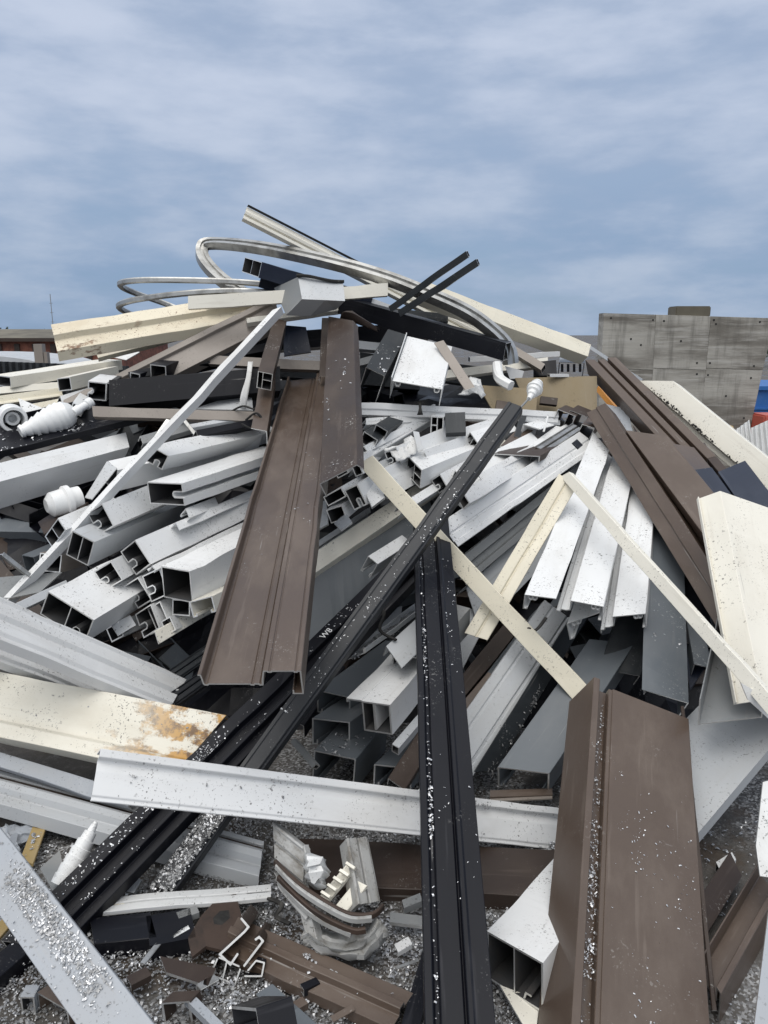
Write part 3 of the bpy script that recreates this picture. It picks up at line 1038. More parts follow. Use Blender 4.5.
sheet('curled_strip', 'curled brown strip end behind the dark brown channel near the top', 'deep_brown_paint',
      [[(340, 318, 4.4), (352, 322, 4.42), (378, 332, 4.5)], [(343, 312, 4.35), (354, 314, 4.4), (376, 327, 4.5)], [(352, 311, 4.45), (362, 318, 4.5), (380, 330, 4.55)]], t=0.005, k=3, cat='strip')
prof('beam', 'black beam buried behind the brown channels just under the skyline', 'black_paint', box, (196, 338, 4.95), (430, 322, 5.1), (196, 356, 4.93), H=0.12, cat='beam')
prof('beam', 'dark grey beam crossing low behind the hanging brown channels', 'charcoal_paint', box, (250, 356, 4.85), (420, 372, 4.9), (250, 374, 4.83), H=0.12, cat='beam')
prof('beam', 'charcoal channel in shadow behind the heavy black beam and white channel', 'charcoal_paint', chan, (360, 352, 4.9), (520, 372, 4.95), (360, 372, 4.88), H=0.1, cat='beam')
prof('window_profile', 'brown profile showing a cut chambered end left of the central brown channel', 'deep_brown_paint',
     lambda W, H, t: boxweb(W, H, t, 0.35) + [('o', [(W*0.35, H*0.45), (W*0.95, H*0.45)], t)],
     (258, 371, 3.85), (273, 318, 4.5), (273, 374, 3.83), V0=(257, 388), H=0.1, t=0.004, cat='profile')
prof('window_profile', 'brown channel hanging just below the chambered brown profile end', 'brown_paint', ell_b,
     (251, 428, 3.6), (262, 372, 4.2), (267, 431, 3.58), H=0.08, t=0.004, cat='profile')
prof('window_profile', 'thin dark brown flange standing left of the hanging dark brown channel', 'deep_brown_paint', chan,
     (319, 376, 4.2), (322, 318, 4.6), (326, 376, 4.2), H=0.05, cat='profile')
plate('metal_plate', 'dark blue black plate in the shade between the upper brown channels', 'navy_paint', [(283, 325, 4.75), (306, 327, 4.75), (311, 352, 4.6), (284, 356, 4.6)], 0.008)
prof('flat_bar', 'beige level bar crossing behind the central brown channel near its upper end', 'taupe_paint', box,
     (196, 354, 4.5), (324, 362, 4.5), (196, 363, 4.48), H=0.05, cat='bar')
sheet('bent_trim', 'bent white trim strip hanging left of the brown profiles', 'dirty_white_paint',
      [[(248, 362, 4.25), (246, 378, 4.15), (241, 394, 4.1), (239, 408, 4.1)], [(253, 362, 4.25), (251, 378, 4.15), (248, 396, 4.1), (246, 409, 4.1)]], t=0.006, k=3, cat='trim')
plate('metal_plate', 'dull white plate lying in shade below the bent white trim', 'silver_grey_paint', [(193, 409, 4.15), (235, 395, 4.3), (252, 398, 4.25), (253, 410, 4.1)], 0.006)
prof('thin_bar', 'short grey bar in shade right of the hanging dark brown channel', 'mid_grey_paint', box, (355, 360, 4.5), (385, 352, 4.6), (355, 367, 4.48), H=0.05, cat='bar')
prof('thin_bar', 'short dull silver bar under the heavy black beam', 'silver_grey_paint', box, (352, 340, 4.6), (382, 343, 4.7), (352, 348, 4.58), H=0.05, cat='bar')

# ---- dark and white boxes right of centre top
prof('channel', 'dark speckled channel with open end left of the white channel near the top', 'charcoal_paint', chan,
     (366, 367, 3.95), (388, 329, 4.35), (385, 376, 3.93), H=0.17, t=0.004, B1=(408, 335), cat='channel', key='SPK')
prof('channel', 'short white channel facing the viewer below the heavy black beam', 'white_paint',
     lambda W, H, t: [('o', [(-0.004, -0.02), (0.0, H), (0.004, t/2), (W, t/2), (W, H)], t), hook(W*0.12, t*0.8, 0.012, 1, t), hook(W*0.9, t*0.8, 0.012, 1, t)],
     (392, 381, 3.88), (407, 336, 4.3), (442, 389, 3.86), B1=(436, 343), H=0.10, t=0.004, cat='channel')
prof('flat_strip', 'taupe strip sloping down right from the short white channel', 'taupe_paint', flat, (465, 390, 3.95), (434, 343, 4.2), (475, 387, 3.95), t=0.006, cat='strip')
prof('flat_bar', 'long white bar lying level across the middle behind the two brown channels', 'white_paint',
     lambda W, H, t: [('o', [(0, H), (0, 0), (W*0.5, 0), (W*0.55, t*2), (W, t*2), (W, H)], t)],
     (352, 403, 3.92), (558, 411, 4.15), (352, 414, 3.9), H=0.05, cat='bar', key='TIE')
sheet('tie_wrap', 'black tie wrapped round the long level white bar', 'rubber', [[(418, 402, 3.91), (422, 402, 3.91)], [(419, 408, 3.88), (421.5, 408, 3.88)], [(417, 415, 3.87), (423, 415, 3.87)]], t=0.01, k=2, cat='tie')
plate('board', 'large flat tan board standing behind the white spray fitting', 'tan_board', [(515, 378, 4.5), (597, 376, 4.5), (597, 413, 4.38), (530, 413, 4.38)], 0.012, 'board', mat2='tan_board')
b2 = plate('board', 'smaller tan board with notches left of the large tan board', 'tan_board', [(478, 385, 4.42), (538, 389, 4.4), (536, 412, 4.32), (493, 411, 4.32)], 0.012, 'board', mat2='tan_board')
plate('window_profile', 'dark brown patch painted as a shaded hole in the tan board', 'deep_brown_paint', [(541, 396, 4.36), (558, 398, 4.36), (557, 405, 4.33), (540, 403, 4.33)], 0.02, 'hole patch', mat2='deep_brown_paint')  # dark plate laid on the board, its colour stands for a shaded hole
plate('offcut', 'dark brown square offcut on the smaller tan board', 'brown_paint', [(497, 400, 4.3), (509, 402, 4.3), (508, 413, 4.27), (495, 411, 4.27)], 0.02, 'offcut', mat2='deep_brown_paint')
prof('block_offcut', 'left dark brown block under the tan board', 'deep_brown_paint', box, (558, 409, 4.12), (566, 405, 4.3), (576, 416, 4.1), H=0.09, cat='offcut')
prof('block_offcut', 'right dark brown block under the tan board', 'deep_brown_paint', box, (570, 410, 4.16), (578, 405, 4.3), (588, 417, 4.14), H=0.09, cat='offcut')
prof('block_offcut', 'small brown block wedged between white bar end and the brown wall channel', 'brown_paint', box, (582, 424, 3.95), (590, 416, 4.1), (595, 428, 3.95), H=0.07, cat='offcut')
plate('metal_plate', 'black square plate behind the tan board near the cream beam', 'black_paint', [(534, 362, 4.7), (556, 360, 4.7), (557, 375, 4.65), (534, 376, 4.65)], 0.03, mat2='black_paint')
c_ = prof('crate', 'pale blue slotted crate glimpsed under the end of the cream beam', 'pale_blue_grey_paint', box, (559, 362, 5.2), (561, 352, 5.5), (585, 363, 5.2), H=0.2, cat='crate')
for i in range(4):
    x = 561 + i * 6
    plate('slot', None, 'black_paint', [(x, 364, 5.18), (x + 2.5, 364, 5.18), (x + 2.5, 372, 5.18), (x, 372, 5.18)], 0.006, parent=c_, mat2='black_paint')
prof('flat_bar', 'thin white bar on top of the tan board', 'white_paint', box, (550, 374, 4.45), (569, 374, 4.5), (550, 377, 4.45), H=0.03, cat='bar')
prof('flat_bar', 'broad off white plank behind the heavy black beam end', 'pale_cream_paint', box, (440, 371, 4.55), (548, 357, 4.75), (440, 379, 4.53), H=0.05, cat='plank')
prof('flat_bar', 'thin white plank highest behind the end of the arch bar', 'white_paint', box, (470, 357, 4.8), (560, 352, 4.9), (470, 362, 4.8), H=0.04, cat='plank')
prof('flat_bar', 'taupe plank sloping down right below the cream beam', 'taupe_paint', box, (545, 364, 4.58), (505, 340, 4.8), (541, 370, 4.56), H=0.04, cat='plank')
plate('metal_plate', 'white cut plate standing behind the tan boards', 'white_paint', [(505, 366, 4.5), (524, 371, 4.5), (522, 378, 4.5), (510, 379, 4.5)], 0.008)
sheet('crumpled_offcut', 'crumpled white scrap of profile left of the smaller tan board', 'dirty_white_paint',
      [[(462, 380, 4.3), (472, 376, 4.3), (482, 379, 4.3)], [(464, 388, 4.25), (473, 384, 4.2), (484, 388, 4.25)], [(460, 397, 4.2), (472, 394, 4.2), (483, 398, 4.2)]], t=0.005, k=4, crumple=0.03, seed=4, freq=14, cat='offcut')
sweep('elbow_fitting', 'white plastic elbow pipe fitting on the tan board', 'white_plastic', [(497, 364, 4.38), (498, 374, 4.33), (501, 380, 4.3), (511, 386, 4.25)], 0.05, 0.05, cat='pipe fitting')
sp_ = lathe('spray_fitting', 'white ribbed bulb shaped fitting on a thin rod before the tan board', 'white_plastic', (538, 383, 4.2), (529, 399, 4.1),
      [(0, 0), (0, 0.028), (0.10, 0.034), (0.12, 0.030), (0.3, 0.040), (0.33, 0.044), (0.4, 0.044), (0.42, 0.036), (0.56, 0.036), (0.6, 0.026), (0.75, 0.024), (0.78, 0.017), (1.0, 0.013), (1.0, 0)])
sweep('rod', None, 'mid_grey_paint', [(530, 397, 4.11), (524, 404, 4.05), (517, 411, 4.0)], 0.010, 0.010, parent=sp_)
prof('thin_bar', 'thin orange machine bar beside the brown ribbed beam', 'orange_paint', box, (598, 386, 4.9), (618, 410, 4.7), (596, 391, 4.9), H=0.03, cat='bar')
prof('thin_bar', 'second orange bar crossing lower behind the brown ribbed beam', 'orange_paint', box, (598, 414, 4.7), (616, 404, 4.8), (599, 418, 4.7), H=0.03, cat='bar')

# ---- left background
prof('beam', 'pale cream box beam with a dark hollow end at the left edge', 'pale_cream_paint', box,
     (10, 377, 4.5), (122, 359, 5.0), (11, 388, 4.48), V0=(-6, 374), t=0.006, cat='beam')
prof('beam', 'short cream box tube with a bolt hole lying behind the taupe channel', 'pale_cream_paint', box,
     (70, 377, 4.45), (118, 366, 4.9), (72, 390, 4.43), V0=(57, 379), t=0.005, cat='beam')
prof('flat_bar', 'flat cream plank under the pale cream box beam at left', 'cream_paint', lipped, (-14, 398, 4.3), (62, 388, 4.55), (-14, 408, 4.28), H=0.05, cat='plank')
prof('flat_bar', 'cream plank just beneath the pale cream box beam at the left edge', 'pale_cream_paint', chan, (-14, 388, 4.45), (100, 378, 4.8), (-14, 395, 4.43), H=0.05, cat='plank')
prof('beam', 'long black box beam lying level behind the white pole', 'black_paint', box, (109, 380, 4.05), (280, 366, 4.3), (109, 406, 4.0), H=0.14, t=0.005, cat='beam')
prof('beam', 'black channel in shade under the taupe channel above the long black beam', 'black_paint', chan, (128, 372, 4.3), (280, 340, 4.7), (130, 380, 4.28), H=0.1, t=0.005, cat='beam')
prof('window_profile', 'white profile end with hooked slot beside the long black beam', 'white_paint',
     lambda W, H, t: slot_end(W, H, t) + [('o', [(W, 0), (W*1.22, 0), (W*1.22, H*1.2)], t)],
     (88, 381, 4.02), (100, 374, 4.3), (107, 383, 4.0), V0=(84, 399), t=0.006, cat='profile')
prof('window_profile', 'slanted white profile scrap with dark slot beside the cone fitting', 'dirty_white_paint', slot_u,
     (73, 402, 4.0), (82, 390, 4.3), (84, 408, 3.98), H=0.05, t=0.006, cat='profile')
prof('flat_bar', 'long taupe bar lying level below the long black beam', 'taupe_paint', box, (92, 406, 3.85), (262, 412, 3.95), (93, 416, 3.83), H=0.05, cat='bar')
plate('metal_plate', 'white triangular plate standing behind the cone fitting', 'white_paint', [(18, 398, 4.05), (47, 410, 4.05), (40, 426, 3.95), (27, 428, 3.95)], 0.006)
lathe('cone_fitting', 'large white stepped cone fitting lying at the left', 'white_plastic', (20, 432, 3.78), (76, 411, 3.95),
      [(0, 0), (0, 0.030), (0.05, 0.035), (0.06, 0.028), (0.17, 0.040), (0.175, 0.033), (0.28, 0.051), (0.285, 0.043), (0.40, 0.062), (0.405, 0.053), (0.52, 0.071), (0.525, 0.062), (0.63, 0.077), (0.635, 0.068), (0.72, 0.077), (0.725, 0.069), (0.80, 0.072), (0.92, 0.052), (0.98, 0.026), (1, 0)])
lathe('spigot', 'small white pipe spigot at the nose of the stepped cone fitting', 'white_plastic', (73, 413, 3.9), (91, 402, 4.0),
      [(0, 0), (0, 0.022), (0.3, 0.026), (0.32, 0.02), (0.7, 0.02), (0.72, 0.027), (1.0, 0.027), (1.0, 0.018), (0.8, 0.016), (0.8, 0)])
r_ = lathe('ring_fitting', 'white ring shaped pipe cap at the left edge beside the cone fitting', 'white_plastic', (10, 416, 3.95), (14, 420, 3.85),
      [(0, 0), (0, 0.064), (0.3, 0.068), (0.35, 0.060), (0.6, 0.068), (0.85, 0.068), (1, 0.064), (1, 0.050), (0.3, 0.046), (0.28, 0.036), (0.7, 0.034), (0.7, 0.022), (0.3, 0.020), (0.3, 0)])
prof('channel', 'black speckled channel lying under the stepped cone fitting', 'black_paint', tray,
     (-20, 462, 3.55), (150, 420, 4.0), (-20, 428, 3.85), H=0.03, t=0.005, cat='channel', key='BLK')

# ---- right: brown and white beams before the wall
prof('ribbed_beam', 'long brown ribbed beam rising to the cream beam at upper right', 'brown_paint',
     lambda W, H, t: [('o', [(0, H), (0, 0), (W*0.30, 0), (W*0.32, 0.02), (W*0.40, 0.02), (W*0.42, 0), (W*0.62, 0), (W*0.64, 0.03), (W*0.72, 0.03), (W*0.74, -0.01), (W, -0.01), (W, H)], t)],
     (684, 466, 3.55), (586, 359, 4.65), (716, 458, 3.53), B1=(609, 366), H=0.10, t=0.004, cat='beam')
prof('thin_bar', 'thin pale bar rising from the long white beam to the cream beam end', 'pale_blue_grey_paint', box, (640, 382, 4.55), (589, 349, 5.1), (642, 379, 4.55), H=0.02, t=0.003, cat='bar')
prof('long_beam', 'long white speckled beam sloping down to the right edge before the concrete wall', 'pale_cream_paint',
     lambda W, H, t: [('o', [(-0.035, H), (-0.035, 0.035), (-0.008, 0.03), (0, 0), (W, 0), (W, H*0.6)], t)],
     (800, 517, 3.35), (640, 381, 4.35), (803, 487, 3.4), B1=(671, 384), H=0.12, t=0.005, cat='beam', key='WHL')
prof('channel', 'long brown wall channel, outermost of the brown beams on the right', 'brown_paint',
     lambda W, H, t: [('o', [(-0.012, H), (-0.006, 0), (W*0.5, 0), (W*0.52, -0.008), (W, -0.008), (W, H)], t)],
     (731, 646, 2.52), (588, 413, 3.98), (752, 626, 2.52), B1=(600, 409), H=0.09, t=0.004, cat='channel')
prof('channel', 'brown channel with upright flange lying just right of the outermost brown channel', 'brown_paint',
     lambda W, H, t: [('o', [(0, H), (0, 0), (0.012, 0), (0.014, 0.05), (W, 0.055), (W, 0.0)], t)],
     (738, 622, 2.62), (613, 428, 3.75), (757, 604, 2.65), B1=(628, 430), H=0.12, t=0.004, cat='channel')
prof('cladding_board', 'smooth taupe brown cladding panel between the brown channels on the right', 'brown_paint', chan,
     (712, 546, 2.86), (626, 430, 3.68), (738, 522, 2.92), B1=(660, 442), H=0.06, t=0.004, cat='panel')
prof('cladding_board', 'short brown cladding panel with a dark blue end above the smooth brown panel', 'brown_paint', chan,
     (689, 474, 3.32), (664, 442, 3.62), (720, 478, 3.34), B1=(697, 445), H=0.06, t=0.004, cat='panel')
prof('cladding_board', 'dark blue panel piece lying under the short brown cladding panel', 'navy_paint', chan,
     (716, 516, 3.02), (686, 471, 3.36), (740, 506, 3.05), B1=(708, 470), H=0.05, t=0.004, cat='panel')
prof('box_tube', 'dark blue box tube lying against the long white beam at the right edge', 'navy_paint', box,
     (776, 556, 2.75), (718, 471, 3.35), (806, 540, 2.8), B1=(737, 466), H=0.10, t=0.005, cat='box tube')
prof('thin_bar', 'dark brown thin bar between the long white beam and the dark blue box tube', 'deep_brown_paint', chan,
     (722, 476, 3.36), (697, 446, 3.66), (730, 472, 3.37), H=0.05, cat='bar')
prof('wide_channel', 'wide cream plate channel with dirty flange at the right edge', 'pale_cream_paint',
     lambda W, H, t: [('o', [(-0.046, 0.062), (-0.040, 0.078), (0, 0.0), (0.002, 0), (W, 0), (W, 0.06)], t)],
     (763, 700, 2.18), (719, 491, 2.78), (880, 740, 2.21), B1=(800, 530), H=0.05, t=0.004, cat='channel', key='CRM')

# ================================================================== WHITE SECTIONS, LEFT OF CENTRE
def tube(label, sec, A0, A1, B0, V0, mat='white_paint', t=0.005, name='hollow_section', **k):
    return prof(name, label, mat, sec, A0, A1, B0, V0=V0, t=t, cat='hollow section', group=G_TUBE, **k)


tube('long white box beam lying at far left just below the cone fitting', box, (-46, 494, 2.95), (130, 446.5, 3.85), (-46, 474, 3.05), None, name='box_beam', H=0.17)
tube('white section with slanted torn end lying behind the pole under the long box beam', box, (118, 470, 3.38), (262, 437, 4.0), (108, 461, 3.42), None, H=0.12)
plate('metal_plate', 'grey slanted end plate hanging left of the pole below the long box beam', 'silver_grey_paint', [(107, 461, 3.36), (117, 468, 3.34), (92, 499, 3.2), (85, 497, 3.2)], 0.006)
tube('white hooked slot section whose dark end peeps out right of the pole', slot_v, (151, 446, 3.42), (262, 422, 4.1), (169, 456, 3.4), (142, 459), key='W2')
tube('white section with clean square mouth and side groove, topmost right of the pole', slot_u, (147, 482, 3.28), (262, 447, 4.0), (182, 483.5, 3.27), (148, 504))
tube('white slotted section crossed by the pole, directly below the clean square mouth', slot_v, (102, 503.5, 3.14), (215, 459, 4.0), (114, 526, 3.1), (87, 513))
tube('light grey two chamber section with open mouth beneath the pole at left', boxweb_v, (95, 542, 3.02), (196, 498, 3.9), (88, 566, 3.0), (73, 530), mat='silver_grey_paint')
tube('small white split section at the pole, leftmost of the white sections', boxweb_v, (58, 518, 3.12), (112, 495, 3.6), (66, 530, 3.08), (47, 538))
tube('small beige box section low under the pole at left', box, (62, 555, 3.1), (100, 545, 3.4), (60, 573, 3.08), None, mat='taupe_paint', H=0.10)
tube('white section with hooked slot at its mouth and a stepped long flange', slot_v, (135, 540, 2.94), (262, 485, 3.8), (151, 564, 2.9), (120, 551.5))
prof('flange_strip', 'white stepped flange strip lying along the long hooked slot section', 'white_paint', zed, (152, 566, 2.88), (262, 512, 3.7), (156, 571, 2.87), H=0.03, cat='strip', t=0.004)
tube('white slotted section with a notch facing right, just above the twin chamber box', slot_v, (111, 561, 2.90), (190, 520, 3.6), (123, 580, 2.86), (94, 572))
tube('white box with plain square dark mouth and sawn rim beside the central brown channel', box, (161, 566, 2.84), (262, 518, 3.6), (190, 571, 2.82), (167, 597))
tube('open grey white section squeezed under the sawn rim box', slot_v, (160, 567, 2.93), (215, 545, 3.4), (169, 594, 2.9), (143, 577))
tube('small hooked white section under the notch facing section', slot_v, (138, 577, 2.93), (190, 553, 3.4), (152, 600, 2.9), (124, 586))
tube('lower hooked dark section beneath the cluster of white mouths', slot_v, (151, 604, 2.88), (210, 580, 3.4), (160, 628, 2.85), (136, 616))
tube('shaded box mouth right of the lower hooked section', box, (172, 598, 2.86), (225, 580, 3.3), (190, 600, 2.85), (174, 614))
tube('shaded inner box mouth between the hooked sections low in the cluster', box, (160, 601, 2.9), (215, 580, 3.4), (169, 622, 2.88), (148, 610))
prof('trim_strip', 'cream forked trim strip pointing left below the white mouths', 'pale_cream_paint', ell, (155, 631, 2.74), (222, 592, 3.1), (159, 644, 2.72), H=0.03, t=0.004, cat='strip')
prof('channel', 'small cream channel end beside the left edge of the central brown channel', 'pale_cream_paint', lchan, (189, 602, 2.74), (240, 578, 3.1), (212, 596, 2.76), H=0.06, t=0.004, cat='channel')
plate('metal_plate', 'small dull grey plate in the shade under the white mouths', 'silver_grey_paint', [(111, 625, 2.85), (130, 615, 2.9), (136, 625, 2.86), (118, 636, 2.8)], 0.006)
tube('white twin chamber box end with a hook, lowest of the white sections at left', twin, (48, 591, 2.70), (165, 532, 3.5), (94, 620, 2.66), (40, 614), key='W12')
lathe('pipe_elbow', 'white rounded pipe fitting in the dark under the long white box beam', 'white_plastic', (46, 506, 3.3), (80, 498, 3.4),
      [(0, 0), (0, 0.03), (0.15, 0.055), (0.5, 0.06), (0.55, 0.07), (0.7, 0.07), (0.72, 0.055), (1, 0.055), (1, 0.0)])
plate('metal_plate', 'dark brown curved plate in the gap under the white pipe fitting', 'deep_brown_paint', [(38, 522, 3.3), (62, 507, 3.4), (88, 502, 3.4), (70, 520, 3.2), (44, 534, 3.2)], 0.01, mat2='deep_brown_paint')
prof('thin_bar', 'thin silver tee scrap lying in the dark at the left edge', 'mill_aluminium', lambda W, H, t: [('o', [(0, 0), (W, 0)], t), ('o', [(W/2, t), (W/2, H)], t)],
     (2, 556, 2.95), (30, 578, 3.0), (4, 552, 2.96), H=0.05, t=0.004, cat='bar')
plate('metal_plate', 'grey plate lying in shade behind the foot of the pole at left', 'mid_grey_paint', [(-10, 578, 3.05), (62, 572, 3.1), (40, 592, 2.95), (-10, 602, 2.95)], 0.006)
prof('channel', 'grey channel strip behind the foot of the pole above the ribbed sill', 'silver_grey_paint', chan, (16, 603, 2.78), (66, 580, 3.0), (20, 611, 2.77), H=0.05, cat='channel')

# ---- sills and channels, lower left
prof('ribbed_sill', 'white ribbed sill sloping down right at the left edge above the cream channel', 'white_paint', ribbed,
     (185, 681, 2.80), (-50, 577, 2.37), (172, 705, 2.57), B1=(-50, 622), H=0.05, t=0.004, cat='sill', cap='silver_grey_paint')
prof('ribbed_sill', 'second white ribbed sill half hidden under the first at the left edge', 'white_paint', ribbed,
     (120, 676, 2.86), (-50, 606, 2.55), (110, 700, 2.72), B1=(-50, 655), H=0.05, t=0.004, cat='sill')
prof('wide_channel', 'broad cream channel with orange rust stains at its right end, low at left', 'rusted_cream_paint', lipped,
     (226, 716, 2.33), (-60, 660, 2.62), (170, 781, 2.20), B1=(-60, 716), H=0.10, t=0.005, cat='channel', key='RUS')
prof('gutter', 'long white gutter lying across the foot of the heap', 'white_paint', gutter,
     (100, 750, 1.80), (563, 811, 2.26), (91, 800, 1.72), B1=(556, 850), H=0.08, t=0.004, cat='gutter', key='GUT', cap='white_paint')
prof('rail', 'pale grey flat rail just under the broad cream channel at lower left', 'pale_blue_grey_paint', zed,
     (135, 792, 2.22), (-50, 738, 2.45), (128, 806, 2.18), B1=(-50, 756), H=0.05, t=0.004, cat='rail')
tr = prof('sliding_track', 'weathered grey sliding track lying on the ground behind the cone tip at lower left', 'silver_grey_paint',
     lambda W, H, t: [('o', [(0, H), (0, 0), (W*0.12, 0), (W*0.14, H*0.5), (W*0.34, H*0.5), (W*0.36, -0.010), (W*0.46, -0.014), (W*0.54, 0.0), (W*0.60, H*0.35), (W*0.72, H*0.4), (W*0.76, H*0.2), (W*0.96, H*0.25), (W, H)], t)],
     (264, 842, 2.12), (-50, 757, 2.45), (259, 873, 2.02), B1=(-50, 784), H=0.06, t=0.004, cat='track', key='TRK')
prof('insert_strip', None, 'deep_brown_paint', flat, (262.5, 847.5, 2.10), (-50, 762, 2.43), (261.5, 854, 2.085), B1=(-50, 769), t=0.004, parent=tr, cap='deep_brown_paint')

# ---- the two long black diagonals
prof('beam', 'long charcoal beam running from the centre right down to the ground at lower left', 'soot_paint',
     lambda W, H, t: [('o', [(-0.006, 0.05), (-0.006, 0.014), (0.0, 0.012), (0, 0), (W*0.15, 0), (W*0.17, 0.003), (W*0.24, 0.003), (W*0.26, 0), (W*0.86, 0), (W*0.9, 0.008), (W, 0.012), (W*0.98, 0.045)], t)],
     (150, 886, 2.0), (511, 402, 3.3), (174, 889, 1.99), B1=(522, 406), t=0.004, cat='beam', key='B1')
b2o = prof('beam', 'black beam with white chalk letters ending near the swarf plate at lower left', 'black_paint',
     lambda W, H, t: [('o', [(0, 0.06), (0, 0), (W*0.34, 0), (W*0.36, 0.025), (W*0.66, 0.025), (W*0.68, 0.006), (W*0.76, 0.006), (W*0.78, 0.03), (W, 0.03), (W, 0.07)], t)],
     (2, 941, 1.76), (405, 548, 3.05), (52, 948, 1.72), B1=(426, 552), t=0.004, cat='beam', key='B2', bend=(0.0005, 0.0))
# chalk letters, real raised strokes on the beam
a0, eu, el, ev, W_, L_, H_ = FR['B2']
def on_beam(px, py, v):
    d = at((px, py, 2.0)) - CAM
    k = (a0 + ev * v - CAM).dot(ev) / d.dot(ev)
    return CAM + d * k
fc = bpy.data.curves.new('chalk_letters', 'FONT')
fc.body = 'W8'
fc.size = 0.034
fc.extrude = 0.0006
fc.materials.append(MATS['chalk'])
tx = bpy.data.objects.new('chalk_letters', fc)
COL.objects.link(tx)
p = on_beam(324, 639, -0.009)
xx = el.copy(); zz_ = -ev; yy = zz_.cross(xx)
tx.matrix_world = Matrix(((xx.x, yy.x, zz_.x, p.x), (xx.y, yy.y, zz_.y, p.y), (xx.z, yy.z, zz_.z, p.z), (0, 0, 0, 1)))
tx.parent = b2o
tx.matrix_parent_inverse = b2o.matrix_world.inverted()

# ================================================================== CENTRE
prof('box_beam', 'long off white beam with a deep grey side rising right behind the cream strip', 'pale_cream_paint', chan,
     (296, 586, 3.06), (508, 441, 3.9), (294, 566, 3.14), B1=(498, 432), H=0.06, t=0.004, cat='beam')
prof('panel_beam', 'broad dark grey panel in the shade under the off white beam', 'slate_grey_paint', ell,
     (292, 590, 3.08), (430, 500, 3.6), (300, 670, 2.86), B1=(450, 560), H=0.08, t=0.004, cat='panel')
prof('ledge_strip', 'thin white ledge strip behind the off white beam near the brown channel', 'silver_grey_paint', zed,
     (300, 559, 3.2), (372, 512, 3.6), (299, 553, 3.22), H=0.03, cat='strip')
# cluster of white and dark mouths in the centre
tube('chambered white profile end with many dark cells in the centre of the heap', lambda W, H, t: boxweb(W, H, t, 0.5) + [('o', [(W*0.5, H*0.5), (W*0.95, H*0.5)], t)],
     (408, 456, 3.55), (470, 432, 4.0), (422, 470, 3.5), (410, 474), t=0.006)
tube('white tube with hooked dark mouth just right of the chambered end', slot_v, (424, 450, 3.56), (508, 420, 4.1), (437, 444, 3.6), (430, 470), t=0.006)
sheet('crumpled_offcut', 'crumpled white torn scrap left of the chambered centre end', 'dirty_white_paint',
      [[(386, 444, 3.6), (400, 441, 3.62), (416, 438, 3.65)], [(388, 452, 3.55), (402, 449, 3.55), (418, 446, 3.6)], [(394, 461, 3.5), (404, 458, 3.5), (415, 455, 3.55)]], t=0.006, k=4, crumple=0.035, seed=9, freq=12, cat='offcut')
plate('metal_plate', 'small upright grey plate between the crumpled scrap and the chambered end', 'silver_grey_paint', [(413, 431, 3.62), (419, 432, 3.62), (423, 449, 3.5), (418, 451, 3.5)], 0.01)
prof('gutter', 'white gutter bar rising right behind the dark brown channel', 'white_paint', ribbed, (352, 470, 3.5), (438, 417, 4.1), (350, 452, 3.6), H=0.05, t=0.004, cat='gutter')
prof('gutter', 'grey shaded bar under the white gutter bar in the centre', 'silver_grey_paint', box, (372, 486, 3.42), (440, 452, 3.8), (366, 468, 3.46), H=0.08, t=0.004, cat='bar')
prof('box_tube', 'left one of the two dark square tube ends under the level white bar', 'charcoal_paint', box, (364, 431, 3.7), (384, 420, 4.0), (378, 440, 3.66), H=0.06, t=0.005, cat='box tube')
prof('box_tube', 'right one of the two dark square tube ends under the level white bar', 'charcoal_paint', box, (376, 424, 3.75), (394, 413, 4.0), (388, 431, 3.72), H=0.06, t=0.005, cat='box tube')
plate('metal_plate', 'dark grey square plate standing under the level white bar', 'charcoal_paint', [(445, 413, 3.85), (465, 412, 3.85), (466, 432, 3.75), (446, 433, 3.75)], 0.03, mat2='charcoal_paint')
tube('small chambered profile end left of the dark grey square plate', lambda W, H, t: boxweb(W, H, t, 0.5) + [('o', [(W*0.05, H*0.5), (W*0.45, H*0.5)], t)],
     (431, 416, 3.85), (441, 409, 4.1), (444, 417, 3.84), (431, 434), mat='silver_grey_paint', t=0.006)
tube('hooked white mouth with ragged edges under the end of the cream strip', slot_v, (344, 490, 3.25), (392, 463, 3.6), (357, 484, 3.28), (350, 512), t=0.006)
plate('metal_plate', 'bright white square face right of the ragged hooked mouth', 'white_paint', [(361, 483, 3.3), (373, 478, 3.35), (385, 497, 3.2), (372, 507, 3.15)], 0.012)
tube('dark tube mouth left of the ragged hooked mouth, upper of two', box, (323, 497, 3.3), (352, 480, 3.6), (341, 487, 3.33), (327, 507))
tube('dark tube mouth left of the ragged hooked mouth, lower of two', box, (326, 510, 3.25), (352, 490, 3.6), (342, 505, 3.26), (330, 524))
tube('small dark tube mouth behind the top end of the cream strip', box, (333, 470, 3.45), (356, 452, 3.8), (344, 464, 3.47), (334, 480))
tube('dark slot mouth touching the top end of the cream strip', box, (350, 463, 3.42), (372, 445, 3.8), (358, 460, 3.43), (351, 478))
plate('metal_plate', 'pale grey cut plate below the ragged hooked mouth', 'pale_blue_grey_paint', [(334, 523, 3.2), (346, 513, 3.25), (352, 522, 3.15), (341, 530, 3.1)], 0.008)
plate('metal_plate', 'white plate showing at the edge of the central brown channel', 'silver_grey_paint', [(314, 504, 3.35), (326, 500, 3.35), (328, 524, 3.2), (314, 532, 3.2)], 0.008)
prof('trim_strip', 'white bent bracket end under the charcoal beam in the centre', 'white_paint', lchan, (368, 556, 2.98), (402, 535, 3.2), (378, 564, 2.96), H=0.08, t=0.004, cat='bracket')
